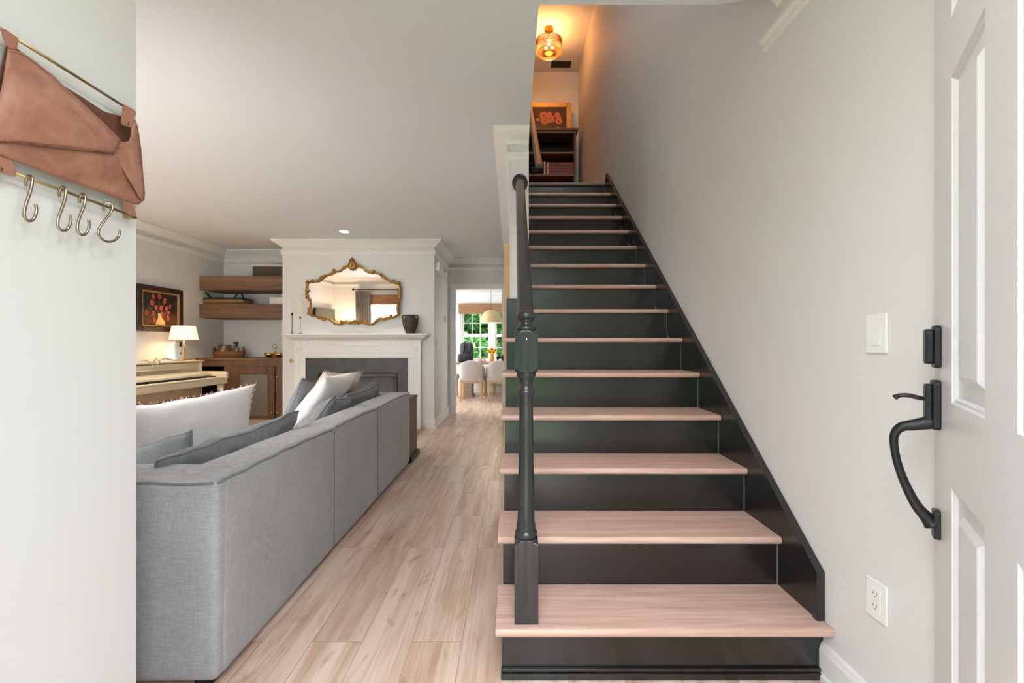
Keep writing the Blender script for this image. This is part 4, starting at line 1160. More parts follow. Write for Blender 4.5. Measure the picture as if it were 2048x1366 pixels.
# ================================================================== PIANO
pn = thing('upright_piano', 'cream painted spinet piano with open keyboard against the left wall', 'piano', (-3.95, 4.97, 0))
py0, py1 = 4.22, 5.69
xt = X(405, 5.69)          # front of the upper case
xk = X(456, 5.70)          # front of the keybed
zt = Z(720, 5.69)
zk1, zk0 = Z(742, 5.7), Z(768, 5.7)
child('case', MB().box(-4.15, xt - .02, py0 + .02, py1 - .02, .10, zt - .02).box(-4.15, xt + .0, py0, py0 + .03, 0, zt - .02).box(-4.15, xt, py1 - .03, py1, 0, zt - .02).box(-4.15, xt - .02, py0 + .03, py1 - .03, .0, .1), 'piano', pn, bevel=.004)
child('top_lid', MB().box(-4.16, xt + .015, py0 - .01, py1 + .01, zt - .02, zt), 'piano', pn, bevel=.006, segs=3)
child('keybed', MB().box(xt, xk, py0, py1, zk0 + .01, zk0 + .075), 'piano', pn, bevel=.008, segs=3)
for a, b in ((py0, py0 + .045), (py1 - .045, py1)):
    child('key_cheek', MB().prism([(xt, zk0 + .075), (xk + .012, zk0 + .075), (xk + .012, zk1 - .012), (xk - .03, zk1), (xt, zk1 + .002)], 'y', a, b), 'piano', pn, bevel=.004)
child('fallboard', MB().prism([(xt, zk0 + .09), (xt + .15, zk0 + .095), (xt + .14, zk1 - .025), (xt + .07, zk1 - .004), (xt, zk1 + .004)], 'y', py0 + .046, py1 - .046), 'piano', pn, bevel=.004)
kk = MB(); nk = 52; ky0, ky1 = py0 + .10, py1 - .10
for i in range(nk):
    a = ky0 + (ky1 - ky0) * i / nk; b = ky0 + (ky1 - ky0) * (i + 1) / nk
    kk.box(xt + .155, xk - .02, a + .0006, b - .0006, zk0 + .078, zk0 + .096)
ko = child('keyboard', kk, 'keys', pn)
bkk = MB()
for i in range(nk - 1):
    if i % 7 in (2, 6): continue
    b = ky0 + (ky1 - ky0) * (i + 1) / nk
    bkk.box(xt + .155, xt + .155 + .085, b - .006, b + .006, zk0 + .096, zk0 + .108)
child('black_keys', bkk, 'ebony', ko)
child('key_felt', MB().box(xt + .148, xt + .156, ky0, ky1, zk0 + .096, zk0 + .112), 'ebony', ko)
child('key_slip', MB().box(xk - .02, xk, py0 + .046, py1 - .046, zk0 + .075, zk0 + .094), 'piano', pn, bevel=.003)
for yy in (py0 + .05, py1 - .05):
    child('leg', MB().lathe([(.035, 0), (.024, .03), (.020, .06), (.028, .12), (.034, .25), (.038, .42), (.034, zk0 - .09), (.026, zk0 - .075), (.036, zk0 - .06), (.038, zk0 - .045), (.030, zk0 - .03), (.040, zk0 - .015), (.040, zk0 + .01)], (xk - .055, yy, 0), 24), 'piano', pn, smooth=True)
child('music_ledge', MB().box(xt, xt + .030, py0 + .25, py1 - .35, zk1 + .045, zk1 + .055), 'piano', pn, bevel=.002)
# carved scroll of the music desk leaning on the top
sc_ = MB()
def pt(zx, zy, Xw): 
    px = 270 + zx / 8.538; py = 700 + zy / 8.538
    Yv = Xw * F / (px - 1024); return Vector((Xw, Yv, H + (HY - py) * Yv / F))
XS2 = xt + .03
for path, r in (([(60, 190), (180, 180), (250, 205), (310, 190), (345, 130), (330, 205), (390, 240)], .008), ([(345, 125), (380, 170), (420, 210)], .009), ([(420, 180), (520, 140), (600, 165), (690, 175), (740, 150), (755, 215)], .008), ([(300, 260), (370, 275), (400, 240)], .006), ([(745, 145), (775, 175), (740, 200)], .006)):
    sc_.tube(smoothpath([pt(a, b, XS2) for a, b in path], 4), r, 8)
for a, b, r in ((345, 150, .014), (385, 220, .018), (735, 165, .012), (740, 205, .012), (410, 210, .012)):
    q = pt(a, b, XS2); sc_.ball(q, r, sx=.6)
child('music_desk_scroll', sc_, 'piano', pn, smooth=True)
child('music_desk', MB().prism([(xt, zk1 + .055), (xt + .008, zk1 + .055), (xt + .008, zt - .03), (xt, zt - .03)], 'y', 4.35, 5.45), 'piano', pn)

# bench with patterned cushion, tucked under the keyboard
bn = thing('piano_bench', 'piano bench with a dark red patterned rug seat behind the white pillow', 'bench', (-3.25, 4.95, 0))
child('seat', MB().box(-3.43, -3.06, 4.45, 5.42, .47, .555), 'rug', bn, bevel=.02, segs=3)
child('apron', MB().box(-3.41, -3.08, 4.47, 5.40, .42, .47), 'ebony', bn)
for a in (-3.40, -3.12):
    for b in (4.48, 5.36):
        child('leg', MB().box(a, a + .035, b, b + .035, 0, .42), 'ebony', bn, bevel=.003)

# table lamp on the piano
lx, ly = -3.93, 5.54
zl = zt
tl = thing('table_lamp', 'lit table lamp with a cream shell-tile shade on the piano', 'lamp', (lx, ly, zl))
child('base', MB().box(lx - .06, lx + .06, ly - .06, ly + .06, zl, zl + .014), 'bowl', tl, bevel=.003)
zs0, zs1 = Z(679, ly), Z(652, ly)
child('stem', MB().lathe([(.006, .014), (.006, zs0 - zl + .01)], (lx, ly, zl), 12), 'brass', tl, smooth=True)
def capiz():
    k = NT('lit_capiz_shade')
    k.b.inputs['Base Color'].default_value = rgb(244, 232, 206); k.b.inputs['Roughness'].default_value = .5
    k.b.inputs['Transmission Weight'].default_value = .0
    k.b.inputs['Emission Color'].default_value = (1, .72, .42, 1)
    k.b.inputs['Emission Strength'].default_value = 1.1
    return k.m
rr0, rr1 = (393 - 343) / 2 * ly / F, (388 - 348) / 2 * ly / F
sh = child('lamp_shade', MB().lathe([(rr0, zs0), (rr1, zs1)], (lx, ly, 0), 40, cap=False), capiz(), tl, smooth=True)
g = MB()
for i in range(18):
    t = 2 * PI * i / 18
    g.tube([(lx + rr0 * 1.005 * math.cos(t), ly + rr0 * 1.005 * math.sin(t), zs0), (lx + rr1 * 1.005 * math.cos(t), ly + rr1 * 1.005 * math.sin(t), zs1)], .0018, 5)
for j in range(5):
    rr_ = rr0 + (rr1 - rr0) * j / 4; zz_ = zs0 + (zs1 - zs0) * j / 4
    g.tube([(lx + rr_ * 1.005 * math.cos(2 * PI * i / 32), ly + rr_ * 1.005 * math.sin(2 * PI * i / 32), zz_) for i in range(32)], .0018, 5, True)
child('shade_grid', g, 'brass', sh)
child('bulb', MB().ball((lx, ly, (zs0 + zs1) / 2), .026), emis('warm_bulb', (1, .75, .45, 1), 18), tl, smooth=True)
l = bpy.data.lights.new('table_lamp_light', 'POINT'); l.energy = 3.2; l.color = (1, .66, .34); l.shadow_soft_size = .05
lo = bpy.data.objects.new('table_lamp_light', l); COL.objects.link(lo); lo.location = (lx, ly, (zs0 + zs1) / 2 - .01)

# white pet camera / dispenser
kx, ky = -3.90, 3.90 * F / (1024 - 346)
kz = zl; kh = Z(683, ky) - kz
dv = thing('treat_dispenser', 'white waisted plastic dispenser with a black window on the piano', 'dispenser', (kx, ky, kz))
hw_ = 12 * ky / F
child('body', rbox(MB(), kx, ky, [(hw_ * .95, hw_ * .95, kz), (hw_ * 1.05, hw_ * 1.05, kz + .02), (hw_ * .92, hw_ * .92, kz + kh * .5), (hw_ * .84, hw_ * .84, kz + kh * .72), (hw_ * .98, hw_ * .98, kz + kh - .008)], .03), 'white', dv, smooth=False)
child('lid', rbox(MB(), kx, ky, [(hw_ * .99, hw_ * .99, kz + kh - .008), (hw_ * .99, hw_ * .99, kz + kh)], .03), 'oak', dv)
child('window', MB().box(kx + hw_ * .88, kx + hw_ * .99, ky + .018, ky + .048, kz + kh * .74, kz + kh * .97), 'ebony', dv)
child('lens', MB().ball((kx + hw_ * .98, ky + .03, kz + kh * .40), .010, sx=.7), 'ebony', dv, smooth=True)

# ================================================================== LIVING ROOM SIDE SEEN IN THE MIRROR
cu = MB()
def curtain(name, x0, x1, lab):
    m = MB(); n = 72; A_ = []; B_ = []
    top_z, bot_z = 2.17, .02
    for i in range(n + 1):
        t = i / n; x = x0 + (x1 - x0) * t
        d = .035 * math.sin(t * 2 * PI * 7) + .01 * math.sin(t * 31)
        A_.append(m.bm.verts.new((x, YF + .10 + d * .7, top_z))); B_.append(m.bm.verts.new((x + .02 * math.sin(t * 9), YF + .10 + d, bot_z)))
    for i in range(n): m.bm.faces.new((A_[i], A_[i + 1], B_[i + 1], B_[i]))
    o = m.build(name, 'curtain', smooth=True)
    md = o.modifiers.new('t', 'SOLIDIFY'); md.thickness = .004
    return tag(o, lab, 'curtain', 'curtains of the living room window')
curtain('curtain', -3.63, -3.29, 'pleated taupe curtain left of the window reflected in the mirror')
curtain('curtain', -1.76, -1.46, 'pleated taupe curtain on the window side away from the corner')
rd = thing('curtain_rod', 'dark curtain rod above the window seen in the mirror', 'curtain rod', (-2.56, YF + .10, 2.2))
child('rod', MB().tube([(-3.66, YF + .10, 2.21), (-1.40, YF + .10, 2.21)], .012, 10), 'blackmetal', rd, smooth=True)
for x in (-3.68, -1.38): child('finial', MB().ball((x, YF + .10, 2.21), .028), 'blackmetal', rd, smooth=True)
for x in (-3.58, -1.52): child('bracket', MB().tube([(x, YF, 2.18), (x, YF + .10, 2.195)], .007), 'blackmetal', rd)
def roman(name, x0, x1, z0, z1, y0, y1, lab):
    m = MB(); n = 3
    for i in range(n):
        a = z0 + (z1 - z0) * i / n; b = z0 + (z1 - z0) * (i + 1) / n
        m.prism([(y0 + .004 * i, a), (y1, a + .004), (y1, b), (y0 + .004 * i + .008, b)], 'x', x0, x1)
    return tag(m.build(name, 'shade'), lab, 'window shade')
roman('roman_shade', WX0 + .0, WX1 - .0, 1.86, 2.09, YF + .021, YF + .05, 'brown woven roman shade on the window reflected in the mirror')
tv = thing('television', 'flat black television in the corner, seen only in the mirror', 'television', (XL + .05, 1.9, 1.0), rot=(0, 0, 0))
child('screen', MB().box(XL + .05, XL + .085, 1.36, 2.44, 1.10, 1.75), 'tv', tv, bevel=.004)
child('wall_bracket', MB().box(XL + .001, XL + .05, 1.8, 2.0, 1.25, 1.45), 'blackmetal', tv)
flp = thing('floor_lamp', 'lit floor lamp with a cream drum shade in the far corner, seen in the mirror', 'lamp', (-3.80, 1.56, 0))
child('base', MB().lathe([(.13, 0), (.13, .02), (.02, .03)], (-3.80, 1.62, 0), 24), 'blackmetal', flp)
child('pole', MB().lathe([(.01, .02), (.01, 1.2)], (-3.80, 1.62, 0), 12), 'blackmetal', flp, smooth=True)
child('lamp_shade', MB().lathe([(.19, 1.13), (.16, 1.36)], (-3.80, 1.62, 0), 32, cap=False), emis('lit_drum_shade', (1, .82, .58, 1), 1.6), flp, smooth=True)
l = bpy.data.lights.new('floor_lamp_light', 'POINT'); l.energy = 22; l.color = (1, .76, .5); l.shadow_soft_size = .08
lo = bpy.data.objects.new('floor_lamp_light', l); COL.objects.link(lo); lo.location = (-3.80, 1.62, 1.25)

# ================================================================== SOFA
def softbox(m, x0, x1, y0, y1, z0, z1, r=.03, puff=(0, 0, 0), n=14, wob=.0, seed=0):
    c = Vector(((x0 + x1) / 2, (y0 + y1) / 2, (z0 + z1) / 2)); hd = Vector(((x1 - x0) / 2, (y1 - y0) / 2, (z1 - z0) / 2))
    r = min(r, hd.x, hd.y, hd.z)
    bm = m.bm; verts = {}
    def stops(h):
        # denser near the rounded edges
        inner = h - r; out = []
        for k in range(5): out.append(-h + r * (1 - math.cos(k / 4 * PI / 2)) )
        for k in range(1, n): out.append(-inner + 2 * inner * k / n)
        for k in range(5): out.append(h - r * (1 - math.cos((4 - k) / 4 * PI / 2)))
        return out
    S = [stops(hd.x), stops(hd.y), stops(hd.z)]
    def V(i, j, k):
        key = (i, j, k)
        if key in verts: return verts[key]
        p = Vector((S[0][i], S[1][j], S[2][k]))
        q = Vector((max(-hd.x + r, min(hd.x - r, p.x)), max(-hd.y + r, min(hd.y - r, p.y)), max(-hd.z + r, min(hd.z - r, p.z))))
        d = p - q
        # cube to sphere on the corner part
        if d.length > 1e-9: p = q + d.normalized() * r
        u = [p[a] / hd[a] for a in range(3)]
        off = Vector((0, 0, 0))
        for a in range(3):
            b, e = [t for t in range(3) if t != a]
            g = max(0, 1 - u[b] ** 2) * max(0, 1 - u[e] ** 2)
            off[a] += puff[a] * u[a] * g ** .7
        if wob:
            w_ = mnoise.noise_vector((p + c) * 5 + Vector((seed, 0, 0)))
            off += w_ * wob
        v = bm.verts.new(c + p + off); verts[key] = v
        return v
    L = [len(s) for s in S]
    for a in range(3):
        b, e = [(1, 2), (0, 2), (0, 1)][a]
        for side in (0, L[a] - 1):
            for i in range(L[b] - 1):
                for j in range(L[e] - 1):
                    q = []
                    for (s, t) in ((i, j), (i + 1, j), (i + 1, j + 1), (i, j + 1)):
                        idx = [0, 0, 0]; idx[a] = side; idx[b] = s; idx[e] = t
                        q.append(V(*idx))
                    if len(set(q)) == 4:
                        try: bm.faces.new(q)
                        except ValueError: pass
    return m
SX = -.936; SI = -1.13; SF = -1.86
sofa = thing('sofa', 'long grey linen sectional sofa with its back to the hallway', 'sofa', (-1.4, 2.85, 0))
secs = [(1.465, 2.434), (2.439, 3.221), (3.226, 4.244)]
ZT = .668
for i, (a, b) in enumerate(secs):
    mb = softbox(MB(), SI, SX, a + (.03 if i == 0 else 0), b, .025, ZT, .022, (.006, 0, .008), 16, .003, i)
    if i == 0: softbox(mb, SF, SX - .001, a, 1.68, .025, ZT + .001, .022, (0, .006, .006), 16, .003, 5)
    child('corner_section' if i == 0 else 'back_section', mb, 'sofa', sofa, smooth=True)
    # seam piping along the top edge, and down the joint
    yy = [a + .012 + (b - a - .024) * k / 24 for k in range(25)]
    P = [(SX - .002, y, ZT - .010 + .006 * math.sin(PI * k / 24) + .0025 * math.sin(k * 1.3 + i)) for k, y in enumerate(yy)]
    child('piping', MB().tube(P, .0045, 8), 'sofa_dk', sofa, smooth=True)
    P = [(SX - .003, a + .006, ZT - .02 - (ZT - .06) * k / 16) for k in range(17)]
    if i: child('piping', MB().tube(P, .003, 6), 'sofa_dk', sofa, smooth=True)
for i, (a, b) in enumerate(((4.03, 4.244),)):
    child('arm', softbox(MB(), SF, SI - .002, a, b, .025, ZT, .022, (0, .006, .008), 14, .003, 5 + i), 'sofa', sofa, smooth=True)
P = [(SF + .01 + (SX - SF - .022) * k / 24, 1.4655, ZT - .010 + .0025 * math.sin(k * 1.1)) for k in range(25)]
child('piping', MB().tube(P, .0045, 8), 'sofa_dk', sofa, smooth=True)
seat = ((1.685, 2.434), (2.439, 3.221), (3.226, 4.025))
for i, (a, b) in enumerate(seat):
    child('seat_base', softbox(MB(), SF, SI - .002, a, b, .025, .27, .02, (0, 0, 0), 6), 'sofa', sofa, smooth=True)
    child('seat_cushion', softbox(MB(), SF, SI - .002, a, b, .27, .43, .045, (0, 0, .025), 10), 'sofa', sofa, smooth=True)
fm = [(x, y) for x in (-1.80, -1.0) for y in (1.53, 2.38, 2.50, 3.17, 3.29, 4.18)]
for x, y in fm: child('foot', MB().box(x - .03, x + .03, y - .03, y + .03, 0, .028), 'ebony', sofa)

def cushion(name, label, loc, R, wid, hei, thick, mat, cat='cushion', fringe=False, seed=0, group=None, flange=0.0, wr=.012):
    """pillow in its own XZ plane (thickness along Y), placed by rotation matrix R"""
    m = MB(); bm = m.bm; n = 30
    rn = random.Random(seed)
    grid = {}
    def edge(u, v):
        # outline: sides bow inward, corners stay pointed
        x = wid / 2 * u * (1 - .09 * (1 - v * v) * abs(u)); z = hei / 2 * v * (1 - .11 * (1 - u * u) * abs(v))
        return x, z
    for s in (-1, 1):
        for i in range(n + 1):
            for j in range(n + 1):
                u = -1 + 2 * i / n; v = -1 + 2 * j / n
                bd = i in (0, n) or j in (0, n)
                if bd and s == 1: grid[(s, i, j)] = grid[(-1, i, j)]; continue
                x, z = edge(u, v)
                t = thick / 2 * (max(0, (1 - u ** 2)) * max(0, (1 - v ** 2))) ** .42
                nz = mnoise.noise(Vector((x * 9 + seed, z * 9, s * 3.1))) * wr + mnoise.noise(Vector((x * 22, z * 22 + seed, s * 2))) * wr * .4
                e2 = min(1 - abs(u), 1 - abs(v))
                # gathered creases running in from the edges
                y = s * (t + nz * min(1, e2 * 4))
                if bd: y = mnoise.noise(Vector((x * 7, z * 7, seed))) * .014
                dz = mnoise.noise(Vector((x * 12, seed * 2.3, z * 12))) * .008
                grid[(s, i, j)] = bm.verts.new((x, y, z + dz))
    for s in (-1, 1):
        for i in range(n):
            for j in range(n):
                try: bm.faces.new((grid[(s, i, j)], grid[(s, i + 1, j)], grid[(s, i + 1, j + 1)], grid[(s, i, j + 1)]))
                except ValueError: pass
    o = m.build(name, mat, smooth=True)
    tag(o, label, cat, group)
    ring = []
    for i in range(n): ring.append((-1 + 2 * i / n, -1))
    for j in range(n): ring.append((1, -1 + 2 * j / n))
    for i in range(n): ring.append((1 - 2 * i / n, 1))
    for j in range(n): ring.append((-1, 1 - 2 * j / n))
    P = []
    for (a, b) in ring:
        x, z = edge(a, b)
        P.append((x, mnoise.noise(Vector((x * 7, z * 7, seed))) * .014, z + mnoise.noise(Vector((x * 12, seed * 2.3, z * 12))) * .008))
    f = MB()
    if fringe:
        Q = P
        for (x, y, z) in Q:
            for k in range(5):
                L = rn.uniform(.002, .007)
                d = Vector((x / wid, 0, z / hei)).normalized() if (x or z) else Vector((1, 0, 0))
                a = Vector((x + rn.uniform(-.008, .008), y, z + rn.uniform(-.008, .008)))
                b = a + (d + Vector((rn.uniform(-.6, .6), rn.uniform(-.5, .5), rn.uniform(-.6, .6)))) * L
                f.tube([a, (a + b) / 2 + Vector((0, rn.uniform(-.002, .002), 0)), b], .0011, 4)
        fr = f.build('frayed_trim', mat, None); fr.parent = o; fr['kind'] = 'stuff'
    else:
        f.tube(P, .0042, 6, True)
        if flange:
            pass
        fr = f.build('seam_trim', mat, None, smooth=True); fr.parent = o
    o.matrix_world = Matrix.Translation(loc) @ R.to_4x4()
    return o
def RM(yaw=0, pitch=0, roll=0):
    """yaw about Z, then lean about the pillow's own X, then roll in its own plane"""
    return Matrix.Rotation(yaw, 3, 'Z') @ Matrix.Rotation(pitch, 3, 'X') @ Matrix.Rotation(roll, 3, 'Y')
rad = math.radians
cushion('lumbar_pillow', 'long frayed white linen pillow standing on the near end of the sofa', Vector((-1.555, 2.13, .64)), RM(rad(70), rad(6), rad(-3)), .84, .46, .17, 'white_linen', 'pillow', True, 3, wr=.010)
cushion('throw_pillow', 'grey linen cushion leaning on the near arm in front of the long white pillow', Vector((-1.45, 1.78, .525)), RM(rad(2), rad(-8), rad(-13)), .48, .38, .15, 'sofa_dk', 'cushion', False, 11, wr=.016)
cushion('back_cushion', 'grey linen back cushion along the near sofa back beside the long white pillow', Vector((-1.27, 2.05, .545)), RM(rad(86), rad(26), rad(-3)), .90, .40, .17, 'sofa_dk', 'cushion', False, 21, wr=.03)
cushion('throw_pillow', 'slouched grey cushion against the sofa back, below the frayed white pillow', Vector((-1.29, 3.12, .575)), RM(rad(84), rad(40), rad(8)), .34, .46, .14, 'sofa_dk', 'cushion', False, 31, wr=.03)
cushion('frayed_pillow', 'frayed white pillow leaning over, nearest of the pale pair before the fireplace', Vector((-1.425, 3.47, .68)), RM(rad(80), rad(42), rad(-3)), .42, .54, .17, 'white_linen', 'pillow', True, 41, wr=.01)
cushion('frayed_pillow', 'cream pillow peeking out behind the leaning white pillow', Vector((-1.46, 3.74, .685)), RM(rad(66), rad(30), rad(6)), .44, .46, .17, 'cream_linen', 'pillow', True, 51)
cushion('throw_pillow', 'dark grey cushion standing left of and behind the leaning white pillow', Vector((-1.63, 3.62, .62)), RM(rad(84), rad(22), rad(6)), .42, .46, .13, 'sofa_dk', 'cushion', False, 61)
cushion('back_cushion', 'crumpled grey back cushion at the far end, just before the far sofa arm', Vector((-1.285, 3.70, .575)), RM(rad(84), rad(36), rad(-4)), .56, .42, .17, 'sofa_dk', 'cushion', False, 71, wr=.035)
cushion('throw_pillow', 'grey cushion with a pointed corner leaning on the far sofa arm', Vector((-1.27, 3.90, .57)), RM(rad(40), rad(-20), rad(-14)), .42, .36, .13, 'sofa_dk', 'cushion', False, 81, wr=.02)

et = thing('end_table', 'narrow brown wooden end table hidden behind the far sofa arm', 'end table', (-1.25, 4.5, 0))
child('table_top', MB().box(-1.5, -.952, 4.30, 4.66, .575, .60), 'darkwood', et, bevel=.002)
for x in (-.972, -1.49): child('side_panel', MB().box(x, x + .016, 4.31, 4.65, .05, .575), 'darkwoodz', et)
child('shelf', MB().box(-1.474, -.972, 4.31, 4.65, .14, .16), 'darkwood', et)
child('base', MB().box(-1.5, -.935, 4.29, 4.70, 0.0, .05), 'blackmetal', et, bevel=.003)
ct = thing('coffee_table', 'low brown wooden coffee table in front of the sofa, only a corner showing', 'coffee table', (-2.2, 3.7, 0))
child('table_top', MB().box(-2.7, -1.90, 3.1, 4.22, .385, .42), 'darkwood', ct, bevel=.004)
for x in (-2.66, -1.98):
    for y in (3.14, 4.14): child('leg', MB().box(x, x + .05, y, y + .05, 0, .385), 'darkwoodz', ct)

# ================================================================== DINING ROOM
def tubchair(name):
    """seat faces +Y; origin at floor centre"""
    t = thing(name, '', 'chair', (0, 0, 0), 'upholstered chairs at the dining table', world=False)
    m = MB(); bm = m.bm; na = 28; nz_ = 12; g = []
    for i in range(na + 1):
        a = rad(-118 + 236 * i / na)          # 0 = back (towards -Y)
        ca = max(0, math.cos(a))
        ztop = .60 + .20 * max(0, (math.cos(a * .62))) ** 3
        col_ = []
        for j in range(nz_ + 1):
            tt = j / nz_
            z = .39 + (ztop - .39) * tt
            rad_ = .225 + .035 * math.sin(tt * PI * .5) 
            sq = 1 / (abs(math.sin(a)) ** 3.2 + abs(math.cos(a)) ** 3.2) ** (1 / 3.2)
            x = rad_ * math.sin(a) * sq * .98; y = -rad_ * math.cos(a) * sq * .98 - .02 * tt * max(0, math.cos(a))
            col_.append(bm.verts.new((x, y, z)))
        g.append(col_)
    for i in range(na):
        for j in range(nz_): bm.faces.new((g[i][j], g[i + 1][j], g[i + 1][j + 1], g[i][j + 1]))
    o = m.build('shell', 'chairfab', t, smooth=True)
    md = o.modifiers.new('t', 'SOLIDIFY'); md.thickness = .045; md.offset = -1
    b = o.modifiers.new('b', 'BEVEL'); b.width = .015; b.segments = 3; b.limit_method = 'ANGLE'
    softbox(MBs := MB(), -.225, .225, -.21, .24, .385, .475, .035, (0, 0, .012), 6); MBs.build('seat', 'chairfab', t, smooth=True)
    MB().box(-.20, .20, -.19, .20, .36, .388).build('seat_frame', 'oak', t)
    for sx in (-1, 1):
        for sy in (-1, 1):
            q = MB(); 
            bmv = []
            x0, y0 = sx * .185, sy * .175
            for (h_, z, dx, dy) in ((.014, 0, .012, .012), (.021, .385, 0, 0)):
                bmv.append([q.bm.verts.new((x0 + sx * dx + a_ * h_, y0 + sy * dy + b_ * h_, z)) for a_, b_ in ((-1, -1), (1, -1), (1, 1), (-1, 1))])
            for k in range(4): q.bm.faces.new((bmv[0][k], bmv[0][(k + 1) % 4], bmv[1][(k + 1) % 4], bmv[1][k]))
            q.bm.faces.new(bmv[0]); q.bm.faces.new(bmv[1][::-1])
            q.build('leg', 'oak', t, bevel=.004)
    return t
c0 = tubchair('dining_chair')
c0['label'] = 'beige upholstered dining chair on oak legs, left of the two with backs to the hallway'
c0.location = (-.79, 9.10, 0)
chairs = [((-.255, 9.10, 0), 0, 'beige upholstered dining chair partly hidden by the stair wall, right of its neighbour'),
          ((-1.36, 9.75, 0), -PI / 2, 'beige dining chair at the left head of the table, cut by the door frame'),
          ((-.79, 10.42, 0), PI, 'beige dining chair on the far window side, behind the left chair'),
          ((-.20, 10.42, 0), PI, 'beige dining chair on the window side, behind the flower vase')]
for loc, rz, lab in chairs: dup(c0, loc, (0, 0, rz), lab)
tb = thing('dining_table', 'weathered oak dining table with panel pedestal legs by the window', 'dining table', (-.5, 9.8, 0))
child('table_top', MB().box(-1.16, .45, 9.32, 10.22, .705, .745), 'oaktable', tb, bevel=.004)
for x in (-1.05, .12): child('pedestal', MB().box(x, x + .22, 9.52, 10.05, .04, .705).box(x - .03, x + .25, 9.48, 10.09, 0, .04), 'oaktable', tb, bevel=.004)
ZTb = .745
bp = thing('backpack', 'charcoal backpack standing on the left end of the dining table', 'backpack', (X(932, 9.6), 9.6, ZTb))
bxx = X(933, 9.6)
child('main_body', softbox(MB(), bxx - .125, bxx + .135, 9.53, 9.72, ZTb, ZTb + .40, .07, (.01, .02, .01), 8), 'pack', bp, smooth=True)
child('front_pocket', softbox(MB(), bxx - .16, bxx + .06, 9.42, 9.528, ZTb, ZTb + .17, .04, (.01, .02, .01), 6), 'pack', bp, smooth=True)
child('top_handle', MB().tube(smoothpath([(bxx - .04, 9.6, ZTb + .39), (bxx - .03, 9.6, ZTb + .425), (bxx + .03, 9.6, ZTb + .425), (bxx + .04, 9.6, ZTb + .39)], 4), .008, 8), 'ebony', bp, smooth=True)
for s in (-.05, .06): child('strap', MB().tube(smoothpath([(bxx + s, 9.54, ZTb + .38), (bxx + s, 9.51, ZTb + .33), (bxx + s * 1.1, 9.505, ZTb + .22), (bxx + s * 1.1, 9.52, ZTb + .18)], 4), .014, 8), 'ebony', bp, smooth=True)
for px, lab in ((960.5, 'small glass candle jar beside the backpack on the dining table'), (968, 'small glass candle jar nearer the flowers on the dining table')):
    x = X(px, 9.55)
    j = thing('candle_jar', lab, 'candle jar', (x, 9.55, ZTb), 'candle jars on the dining table')
    child('jar', MB().lathe([(.034, 0), (.036, .01), (.036, .085), (.033, .085), (.032, .05), (.002, .05)], (x, 9.55, ZTb), 20), plain('frosted_rose_glass' if px < 964 else 'frosted_rose_glass_b', rgb(196, 168, 158), .25), j, smooth=True)
    child('wax', MB().lathe([(.031, .045), (.031, .06)], (x, 9.55, ZTb), 20), 'wax', j)
xb = X(966, 9.7)
child_w = thing('wire_basket', 'small wire basket with an arched handle behind the candle jars', 'basket', (xb, 9.7, ZTb))
child('frame', MB().tube([(xb + .09 * math.cos(t * PI / 10), 9.7 + .06 * math.sin(t * PI / 10), ZTb + .004) for t in range(20)], .003, 6, True).tube([(xb + .1 * math.cos(t * PI / 10), 9.7 + .07 * math.sin(t * PI / 10), ZTb + .07) for t in range(20)], .003, 6, True), 'bowl', child_w)
child('handle', MB().tube([(xb + .1 * math.cos(PI * t / 12), 9.7, ZTb + .07 + .11 * math.sin(PI * t / 12)) for t in range(13)], .003, 6), 'bowl', child_w)
xv = X(984, 9.6)
fv = thing('flower_vase', 'amber glass vase holding yellow sunflowers on the dining table', 'vase', (xv, 9.6, ZTb))
child('vase', MB().lathe([(.035, 0), (.045, .02), (.048, .09), (.036, .15), (.042, .19), (.038, .19), (.032, .15)], (xv, 9.6, ZTb), 24, cap=False), 'amber', fv, smooth=True)
rf_ = random.Random(5)
for k, (dx, dz, dy) in enumerate(((-.07, .235, -.02), (0, .26, -.03), (.07, .235, -.02), (.035, .205, -.06), (-.035, .21, -.06))):
    c = Vector((xv + dx, 9.6 + dy, ZTb + dz))
    m = MB()
    for q in range(14):
        a = 2 * PI * q / 14; L = .048; w_ = .011
        d = Vector((math.cos(a), -.25, math.sin(a))); s_ = Vector((-math.sin(a), 0, math.cos(a)))
        vs = [m.bm.verts.new(c + d * .014 - s_ * w_ * .5), m.bm.verts.new(c + d * L * .6 - s_ * w_), m.bm.verts.new(c + d * L), m.bm.verts.new(c + d * L * .6 + s_ * w_), m.bm.verts.new(c + d * .014 + s_ * w_ * .5)]
        m.bm.faces.new(vs)
    fo_ = child('sunflower', m, 'yellow', fv)
    child('flower_centre', MB().ball((c.x, c.y - .006, c.z), .018, sy=.5), 'brown', fo_, smooth=True)
    child('stem', MB().tube([(xv, 9.6, ZTb + .1), (xv + dx * .5, 9.6 + dy * .5, ZTb + .18), (c.x, c.y + .01, c.z)], .004, 6), 'greenst', fv, smooth=True)
xp = X(982, 9.6)
pl = thing('pendant_lamp', 'ribbed dome pendant lamp hanging over the dining table', 'pendant lamp', (xp, 9.6, C1))
zp0, zp1 = Z(645.5, 9.6), Z(620, 9.6)
rp = 21.5 * 9.6 / F
prf = [(rp, zp0)] + [(rp * math.cos(t) ** .85, zp0 + (zp1 - zp0) * math.sin(t)) for t in [k * PI / 2 / 9 for k in range(1, 9)]] + [(.02, zp1)]
o = child('dome_shade', MB().lathe(prf, (xp, 9.6, 0), 48, cap=False), 'domelamp', pl, smooth=True)
md = o.modifiers.new('t', 'SOLIDIFY'); md.thickness = .006
child('cord', MB().tube([(xp, 9.6, zp1 - .01), (xp, 9.6, C1 - .02)], .004, 8), 'ebony', pl)
child('canopy', MB().lathe([(.05, C1 - .025), (.06, C1)], (xp, 9.6, 0), 24), 'domelamp', pl)
